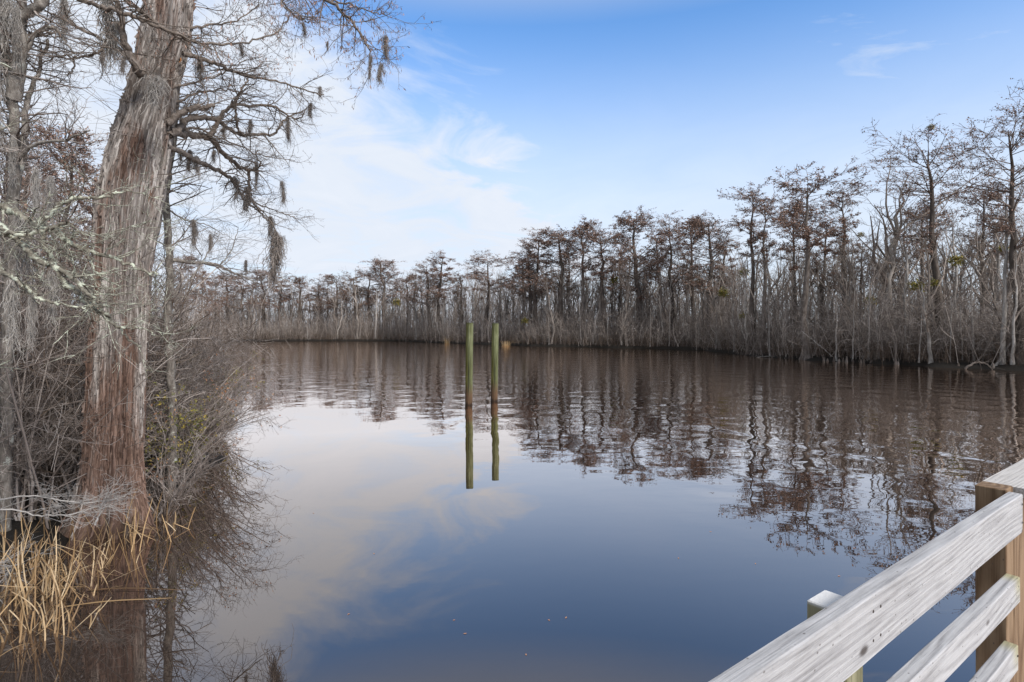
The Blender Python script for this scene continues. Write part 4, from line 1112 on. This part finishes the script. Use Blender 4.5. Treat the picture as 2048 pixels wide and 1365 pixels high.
hand_tree('slim_tree', P(345, 1055, 10.6), [
  ([(345, 1075, 10.6), (345, 900, 10.6), (342, 760, 10.6), (336, 650, 10.6), (340, 540, 10.6), (333, 430, 10.6), (335, 360, 10.6), (345, 295, 10.6), (352, 200, 10.6), (350, 60, 10.6), (360, -60, 10.6)], .085, .04),
  ([(338, 520, 10.6), (380, 525, 10.9), (430, 530, 11.3), (465, 545, 11.7), (495, 558, 12.0), (525, 570, 12.2)], .040, .008),
  ([(440, 533, 11.4), (460, 505, 11.5), (474, 470, 11.6), (476, 455, 11.6)], .014, .004),
  ([(338, 420, 10.6), (370, 440, 10.7), (410, 450, 10.8), (450, 470, 11.0)], .018, .005),
  ([(338, 600, 10.6), (380, 560, 10.9), (420, 500, 11.2), (440, 470, 11.4)], .02, .005),
  ], 'slim grey tree standing right behind the big leaning trunk', M_near_bark, M_near_twig, 7.0, .8)
for (px, py, L_, D, w_, lab) in [(2, -20, 150, 7.6, .8, 'grey moss sheet over the forked trunk, top left corner'), (34, 10, 110, 7.55, .6, 'grey moss hanging down the fork of the left trunk'),
      (-8, 150, 120, 7.6, .7, 'grey moss strip at the left border below the corner'), (26, 270, 90, 7.6, .6, 'grey moss on the straight part of the left trunk'),
      (72, 335, 110, 6.6, .6, 'grey moss beard over the lichen limbs, left one'), (100, 350, 85, 6.8, .6, 'grey moss beard over the lichen limbs, right one'),
      (25, 560, 130, 5.5, .8, 'dark moss mass below the lichen limbs at the left border'), (62, 590, 95, 5.5, .6, 'moss tuft hanging from the lowest lichen limb'),
      (105, 540, 90, 5.6, .8, 'moss tuft under the middle lichen limb'), (45, 430, 110, 5.8, .9, 'moss clump wound on the upper lichen limb')]:
    moss(px, py, L_, D, lab, w_, True, 'moss on the trees at the left edge')

# ------------------------------------------------------------------ left bank shrubs
def shrub(seed, n=7, H=3.2, spread=.25, arch=.28, r=.017, tw=(7, 5, 2), mat=M_near_twig, leaf=None, lsize=.05, bias=(0, 0, 0), wander=.10, lper=2):
    rng = np.random.default_rng(seed); G = Geo(); Tg = Geo(); Lg = Geo()
    b0 = np.column_stack([rng.normal(0, spread, n), rng.normal(0, spread, n), np.full(n, -.12)])
    h = H * rng.uniform(.65, 1.15, n)
    d = np.column_stack([rng.normal(0, arch, n) + bias[0], rng.normal(0, arch, n) + bias[1], np.ones(n)])
    p = np.zeros((n, 8, 3)); p[:, 0] = b0
    for k in range(1, 8):
        d[:, :2] = d[:, :2] * 1.12 + rng.normal(0, wander, (n, 2)); d[:, 2] += bias[2]
        d /= np.linalg.norm(d, axis=1, keepdims=True); p[:, k] = p[:, k - 1] + d * (h / 7)[:, None]
    R = (r * rng.uniform(.6, 1.4, n))[:, None] * np.linspace(1, .3, 8)[None]
    G.tubes(p, R, 5)
    a, ar = spawn(rng, p, R, tw[0], .15, 1, .30, (25, 65), .5, .005, .12, .03, 6, 1, .45, rel=True)
    b_, br_ = spawn(rng, a, ar, tw[1], .15, 1, .45, (25, 65), .6, .0036, .14, .02, 5, 1, .5, rel=True)
    c_, cr_ = spawn(rng, b_, br_, tw[2], .2, 1, .5, (20, 60), .7, .0028, .15, .02, 4, 1, .6, rel=True)
    Tg.tubes(a, ar, 3); Tg.tubes(b_, br_, 3); Tg.tubes(c_, cr_, 3)
    if leaf: Lg.leaves(rng, c_, lper, lsize, .1, .2, .42, .01)
    return dict(stems=G.mesh('stems', mat), twigs=Tg.mesh('twigs', mat), leaves=Lg.mesh('leaves', leaf, False) if leaf else None)
def plant_shrub(pr, loc, s, rz, label, group='leafless shrubs on the left bank', sz=None, name='bare_shrub', cat='shrub'):
    e = empty(name, loc, rz, (s, s, sz or s))
    st = link('stems', pr['stems'], e); link('twigs', pr['twigs'], st)
    if pr['leaves']: link('leaves', pr['leaves'], st)
    tag(e, label, cat, group)
    return e
SH = [shrub(100), shrub(101, 9, 3.6, .3, .22), shrub(102, 6, 2.6, .2, .4), shrub(103, 8, 3.0, .35, .3, wander=.16), shrub(104, 6, 4.0, .25, .16), shrub(105, 10, 2.2, .3, .45)]
SHL = shrub(120, 7, 2.0, .25, .40, leaf=M_green, lsize=.07, tw=(7, 5, 3), lper=2)
SHB = shrub(121, 6, 2.6, .2, .35, leaf=M_rust_near, lsize=.06, tw=(6, 5, 3), lper=1)
SHR = shrub(122, 7, 2.9, .15, .30, r=.018, tw=(7, 5, 2), bias=(.55, -.12, -.03))    # leans out over the water
rng = np.random.default_rng(31)
ZONES = [(-70, 95, 7.4, 9.5, 12, 'leafless grey shrub in the dense thicket left of the big trunk, front row'),
         (-80, 200, 9.5, 15, 26, 'leafless grey shrub in the dense thicket left of the big trunk, farther back'),
         (150, 330, 10.5, 17, 16, 'leafless shrub directly behind the big trunk'),
         (280, 440, 12, 22, 11, 'leafless brown shrub leaning over the water right of the big trunk'),
         (200, 470, 22, 42, 26, 'leafless shrub farther along the left bank')]
for (x0, x1, d0, d1, n, lab) in ZONES:
    k = 0; tries = 0
    while k < n and tries < 900:
        tries += 1
        px = rng.uniform(x0, x1); D = rng.uniform(d0, d1); p = P(px, HY, D)
        sd = float(sdist(p[0], p[1]))
        if sd < .15 or math.hypot(p[0] - TB[0], p[1] - TB[1]) < 1.0: continue
        gz = float(ground_z(p[0], p[1])); s_ = rng.uniform(.8, 1.25) * (1.15 if D > 20 else 1)
        if sd < 1.4 and px > 240 and rng.random() < .8:
            plant_shrub(SHR, (p[0], p[1], gz), s_ * .95, rng.uniform(-.5, .5), lab)
        else:
            plant_shrub(SH[int(rng.integers(0, 6))], (p[0], p[1], gz), s_, rng.uniform(0, 6.28), lab)
        k += 1
def spot(px, D):
    p = P(px, HY, D); return (p[0], p[1], max(float(ground_z(p[0], p[1])), -.1))
plant_shrub(SHL, spot(372, 12.6), .95, 1.0, 'leafy shrub with yellow-green leaves at the water right of the big trunk', None, None, 'leafy_shrub')
plant_shrub(SHL, spot(335, 10.9), .9, 3.0, 'sparser yellow-green leafy shrub close behind the big trunk foot', None, None, 'leafy_shrub')
plant_shrub(SHL, spot(398, 15.5), 1.0, 5.0, 'olive leafy shrub behind the yellow-green one', None, None, 'leafy_shrub')
plant_shrub(SHB, spot(345, 9.9), .8, .4, 'low shrub with a few dry brown leaves beside the big trunk foot', None, None, 'leafy_shrub')
plant_shrub(SHL, spot(415, 17.5), 1.0, 2.2, 'yellowish leafy shrub at the outer end of the left bank shrubs', None, None, 'leafy_shrub')
plant_shrub(SHB, spot(388, 13.4), .95, 2.4, 'shrub with scattered dry brown leaves over the water right of the big trunk', None, None, 'leafy_shrub')
for k, (px, D, s_) in enumerate([(352, 10.6, .85), (372, 12.2, .9), (396, 14.2, .95), (412, 16.3, .9), (330, 9.5, .7)]):
    plant_shrub(SHR, spot(px, D), s_, [-.25, .1, -.1, .2, -.5][k], ['shrub arching low over the water right of the big trunk, nearest', 'shrub arching over the water behind the nearest arching one', 'shrub arching over the water beside the stump', 'shrub arching over the water beyond the stump', 'short twiggy shrub at the right root of the big trunk'][k])
# sprouting stump standing in the water
sp_ = spot(436, 18.6); st_e = empty('stump', (sp_[0], sp_[1], 0))
tag(st_e, 'small dark sprouting stump standing in the water right of the shrubs', 'stump')
G = Geo(); q = np.array([(0, 0, -.5), (0, 0, 0), (.02, 0, .25), (.03, .01, .42), (.03, .01, .44)]); G.tubes(q, [.20, .17, .13, .15, .02], 9); link('stump_base', G.mesh('stump_base', M_far_bark), st_e)
pr = shrub(130, 7, 1.5, .09, .35, .014, (5, 3, 2)); c = link('sprouts', pr['stems'], st_e, (0, 0, .35)); link('twigs', pr['twigs'], c)

# trees of the left bank behind the shrubs
LT = [(128, 262, 19, 0, 'rusty cypress behind the left thicket, between the forked trunk and the big one'), (70, 235, 22, 4, 'fine-twigged cypress close behind the forked grey trunk'), (185, 330, 25, 7, 'small rusty cypress left behind the big trunk'),
      (14, 250, 24, 1, 'cypress half hidden behind the forked grey trunk'), (228, 400, 34, 2, 'distant cypress just left of the big trunk'), (365, 510, 48, 0, 'distant cypress between the big trunk and the slim one'), (405, 530, 56, 7, 'distant rusty cypress right of the slim tree'), (430, 545, 66, 3, 'distant cypress on the left bank beside the open water'),
      (92, 300, 28, 2, 'farther cypress in the gap of the left thicket')]
for px, ty, D, pi_, lab in LT:
    p = P(px, HY, D); gz = float(ground_z(p[0], p[1])); H = CH + (HY - ty) / F * D - gz
    plant_tree(CY[pi_], (p[0], p[1], gz), H, 1.25, rng.uniform(0, 6.28), 'cypress_tree', lab, 'tree', 'cypresses on the left bank', leafs=not (px < 100 and px != 92))
for k in range(46):
    px = rng.uniform(-60, 440); D = rng.uniform(12, 48)
    p = P(px, HY, D)
    if sdist(p[0], p[1]) < .8: continue
    ty = np.interp(px, [-60, 100, 200, 330, 440], [330, 400, 470, 560, 600]) + rng.normal(0, 40)
    gz = float(ground_z(p[0], p[1])); H = CH + (HY - ty) / F * D - gz
    plant_tree(BT[int(rng.integers(0, 8))], (p[0], p[1], gz), max(H, 4), rng.uniform(.9, 1.3), rng.uniform(0, 6.28), 'bare_tree',
               'leafless slender tree in the left thicket' if px < 230 else 'leafless slender tree behind the big trunk on the left bank', 'tree', 'leafless trees on the left bank')
# undergrowth that fills the left thicket
def along_left(n, d0, d1, x0=-140, x1=450):
    out = []
    while len(out) < n:
        px = rng.uniform(x0, x1); D = rng.uniform(d0, d1); p = P(px, HY, D)
        if sdist(p[0], p[1]) > .3 and math.hypot(p[0] - TB[0], p[1] - TB[1]) > 1.3: out.append((p[0], p[1]))
    a = np.array(out); return np.column_stack([a, ground_z(a[:, 0], a[:, 1])])
BRN = [brush_clump(80 + k, 12, 2.6, .45, 7, .010) for k in range(5)]
L = np.concatenate([along_left(95, 8.5, 24), along_left(90, 24, 62)])
stamp('undergrowth', BRN, L, rng.uniform(0, 6.28, len(L)), [(rng.uniform(.8, 1.2), rng.uniform(.7, 1.4)) for _ in L], M_scrub, 'tangled leafless undergrowth filling the left bank', 'brush')

# ashen dead branch spread low in front of the trunk foot
db = empty('dead_branch', P(-40, 1000, 7.3)); B = np.array(db.location)
tag(db, 'ashen grey dead branch with fine twigs spread low before the big trunk foot', 'branch')
G, Tg = Geo(), Geo()
for pts in ([(-70, 1005, 7.2), (0, 1000, 7.2), (60, 992, 7.2), (120, 1000, 7.25), (190, 1005, 7.35), (250, 992, 7.5)], [(-60, 1030, 7.0), (20, 1020, 7.0), (80, 1032, 7.05), (140, 1030, 7.1), (200, 1012, 7.2)], [(-60, 1140, 6.6), (0, 1135, 6.6), (50, 1128, 6.6)], [(190, 1050, 7.3), (205, 1010, 7.3), (215, 985, 7.35)]):
    Q = smooth_poly([P(*q) for q in pts], 24, .008, rng); Rq = np.linspace(.014, .004, 24)
    G.tubes(Q - B, Rq, 5)
    a, ar = spawn(rng, Q, Rq, 13, .1, 1, .42, (25, 65), .45, .004, .14, .0, 6, .6, .4)
    b_, br_ = spawn(rng, a, ar, 5, .1, 1, .5, (25, 60), .6, .0026, .16, 0, 5, .6, .5, rel=True)
    c_, cr_ = spawn(rng, b_, br_, 2, .2, 1, .5, (25, 60), .7, .002, .16, 0, 4, .6, .6, rel=True)
    for x_ in ((a, ar), (b_, br_), (c_, cr_)): Tg.tubes(x_[0] - B, x_[1], 3)
c = link('limbs', G.mesh('limbs', M_ash_twig), db); link('twigs', Tg.mesh('twigs', M_ash_twig), c)

# ------------------------------------------------------------------ reeds
def blade(seed):
    rng = np.random.default_rng(seed); n = 12; L = 1.0
    w = .0058 * np.sin(np.clip(np.linspace(.25, 1, n), 0, 1) * math.pi * .98) ** .5 + .001
    d = np.array([rng.normal(0, .12), 0, 1.0]); p = np.zeros((n, 3)); kink = rng.integers(5, 11) if rng.random() < .35 else 99
    bend = rng.uniform(.02, .26) if rng.random() < .6 else rng.uniform(0, .05)
    for k in range(1, n):
        d = d + np.array([bend, rng.normal(0, .02), -bend * .4])
        if k == kink: d = np.array([rng.uniform(.6, 1.2), rng.normal(0, .2), -rng.uniform(.1, .9)])
        d /= np.linalg.norm(d); p[k] = p[k - 1] + d * L / (n - 1)
    side = np.array([0, 1, 0]) * w[:, None]; mid = np.column_stack([-w * .35, w * 0, w * 0])
    V = np.concatenate([p - side, p + mid, p + side]); i = np.arange(n - 1)
    Fq = np.concatenate([np.stack([i, i + 1, n + i + 1, n + i], 1), np.stack([n + i, n + i + 1, 2 * n + i + 1, 2 * n + i], 1)])
    return make_mesh('blade', V, Fq, M_reed)
BL = [blade(200 + k) for k in range(16)]
CL = [(25, 1275, 24, .95, 'lowest in the left corner'), (30, 1225, 22, 1.0, 'at the lower left border'), (78, 1200, 24, 1.0, 'second from the lower left border'), (112, 1165, 22, .95, 'left of the trunk foot in front'), (20, 1150, 24, 1.0, 'at the left border behind the lowest clump'), (62, 1130, 22, .9, 'third from the left border, back row'),
      (150, 1180, 20, .85, 'just left of the middle root'), (190, 1140, 20, .9, 'hugging the middle root'), (290, 1058, 24, .85, 'at the right root of the big trunk'), (262, 1080, 18, .85, 'in front of the right root'), (228, 1104, 14, .75, 'between the middle and the right root'), (100, 1262, 18, .8, 'standing farthest out in the water'), (-25, 1200, 20, 1.1, 'cut by the left border')]
for px, py, n, hh, where in CL:
    D = F * CH / (py - HY); p = P(px, py, D)
    e = empty('reed_clump', (p[0], p[1], 0)); tag(e, 'clump of dry golden reed blades ' + where, 'reeds', 'dry reeds at the left bank')
    for k in range(int(n * 1.35)):
        s_ = hh * rng.uniform(.40, 1.05); lean = rng.normal(0, .32) if rng.random() < .55 else rng.normal(0, 1.0)
        link('blade', BL[int(rng.integers(0, 16))], e, (rng.normal(0, .24), rng.normal(0, .18), -.08), (lean * .5, lean, rng.uniform(0, 6.28)), (s_, 1.0, s_))
# two blades lying on the water
for px0, py0, px1, py1, lab in ((175, 1182, 372, 1180, 'long yellow reed blade floating flat on the water'), (130, 1215, 345, 1196, 'brown reed blade half sunk in the water')):
    A = P(px0, py0, F * CH / (py0 - HY)); B_ = P(px1, py1, F * CH / (py1 - HY))
    v = B_ - A; Ln = float(np.linalg.norm(v))
    n = 14; t = np.linspace(0, 1, n); pp = np.column_stack([t * Ln, .02 * np.sin(t * 5), .006 + .012 * np.sin(t * 3.1)]); w = .010 * (1 - t ** 3) + .002
    V = np.concatenate([pp - np.column_stack([t * 0, w, t * 0]), pp + np.column_stack([t * 0, w, t * 0 + .003])]); i = np.arange(n - 1)
    o = link('floating_reed', make_mesh('floating_reed', V, np.stack([i, i + 1, n + i + 1, n + i], 1), M_reed), None, (A[0], A[1], 0), (0, 0, math.atan2(v[1], v[0])))
    tag(o, lab, 'reed', 'reed blades lying on the water')

# ------------------------------------------------------------------ dry grass, knees and logs on the far bank
def tuft(px, py, wpx, hpx, lab, seed):
    rng = np.random.default_rng(seed); D = F * CH / (py - HY) + .4; c = P(px, py, D); Wd = wpx / F * D; Hh = hpx / F * D
    n = 90; hv = rng.uniform(.25, 1.25, 90); b0 = np.column_stack([rng.normal(0, Wd / 3, n), rng.normal(0, .3, n), np.full(n, -.05)])
    p = np.zeros((n, 4, 3)); p[:, 0] = b0; d = np.column_stack([rng.normal(0, .3, n), rng.normal(0, .3, n), np.ones(n)])
    for k in range(1, 4): d[:, 0] += rng.normal(0, .2, n); p[:, k] = p[:, k - 1] + d * (Hh / 3 * hv)[:, None]
    G = Geo(); G.tubes(p, np.full((n, 4), .012) * np.array([1, .9, .7, .3]), 3)
    o = link('dry_grass', G.mesh('dry_grass', M_straw), None, (c[0], c[1], 0)); tag(o, lab, 'grass', 'dry grass tufts on the far bank')
tuft(1032, 691, 36, 10, 'wide golden grass tuft at the waterline right of the pilings', 1)
tuft(895, 687, 8, 12, 'narrow golden grass tuft at the waterline left of the pilings', 2)
tuft(1012, 692, 10, 9, 'small golden grass tuft right beside the right piling line', 3)
rngk = np.random.default_rng(8)
for k in range(26):
    px = rngk.uniform(1380, 2060); D = shore_D(px) - rngk.uniform(-.3, .5); p = P(px, HY, D)
    G = Geo(); h_ = rngk.uniform(.25, .6); G.tubes(np.array([(0, 0, -.4), (0, 0, 0), (.02, 0, h_ * .6), (.03, .01, h_ * .92), (.03, .01, h_)]), [.17, .13, .08, .05, .01], 7)
    o = link('cypress_knee', G.mesh('cypress_knee', M_far_bark), None, (p[0], p[1], 0)); tag(o, 'stubby dark cypress knee at the waterline of the right bank', 'root', 'cypress knees along the right bank')
def log_(pts, r, lab, mat):
    B = P(*pts[0]); Q = smooth_poly([P(*q) for q in pts], 16, .02, rngk); G = Geo(); G.tubes(Q - B, np.linspace(r, r * .4, 16), 6)
    a, ar = spawn(rngk, Q - B, np.linspace(r, r * .4, 16), 6, .3, 1, .8, (25, 60), .4, .012, .15, .03, 5); G.tubes(a, ar, 4)
    o = link('fallen_branch', G.mesh('fallen_branch', mat), None, B); tag(o, lab, 'branch', 'fallen branches at the right bank')
d_ = shore_D(1640)
log_([(1668, 718, d_), (1650, 700, d_), (1625, 680, d_ + .3), (1605, 664, d_ + .6)], .05, 'pale fallen branch slanting up behind the bank at the tall rusty cypress', M_pale_bark)
d_ = shore_D(1960) - .5
log_([(1930, 738, d_), (1950, 726, d_ - .3), (1972, 728, d_ - .5), (1985, 741, d_ - .7)], .09, 'dark log arching from the bank into the water near the right edge', M_far_bark)
d_ = shore_D(1535) - .3
log_([(1560, 714, d_), (1530, 713, d_ - .2), (1505, 718, d_ - .3)], .05, 'thin grey branch lying in the water by the black-trunked cypress', M_pale_bark)

# ------------------------------------------------------------------ leaves floating on the still water
LV = [(627, 1027, 'orange leaf floating left of the pilings reflections'), (930, 1268, 'orange leaf floating near the bottom centre'), (908, 1241, 'tiny orange leaf floating above the bottom centre one'), (1132, 1236, 'reddish leaf floating below the reflection, right of centre'), (1511, 1128, 'brown leaf floating left of the shorter rail post'),
      (1421, 1064, 'orange leaf floating between the reflected pines and the pilings'), (1357, 1117, 'small orange leaf floating right of centre'), (1709, 1097, 'pale leaf floating under the reflected tall crown'), (1678, 1153, 'pale speck of leaf just above the top rail'), (748, 1108, 'pale leaf floating in the dark patch left of centre'), (1098, 1241, 'small brown leaf beside the reddish one'), (1052, 1310, 'leaf floating lowest in the centre'), (1840, 1230, 'pale leaf floating behind the middle rail'), (697, 1229, 'pale leaf floating left of the bottom centre')]
V = np.array([(-.5, 0, 0), (-.15, .22, .05), (.25, .18, .06), (.5, 0, .02), (.25, -.2, .05), (-.15, -.2, .08), (0, 0, .0)]) ; Tl = [(0, 6, 1), (1, 6, 2), (2, 6, 3), (3, 6, 4), (4, 6, 5), (5, 6, 0)]
lm = make_mesh('floating_leaf', V, None, M_float, False, Tl)
for px, py, lab in LV:
    D = F * CH / (py - HY); p = P(px, py, D); s_ = rng.uniform(.03, .046)
    o = link('floating_leaf', lm, None, (p[0], p[1], .003), (0, 0, rng.uniform(0, 6.28)), (s_, s_ * .8, s_ * .35)); tag(o, lab, 'leaf', 'leaves floating on the water')
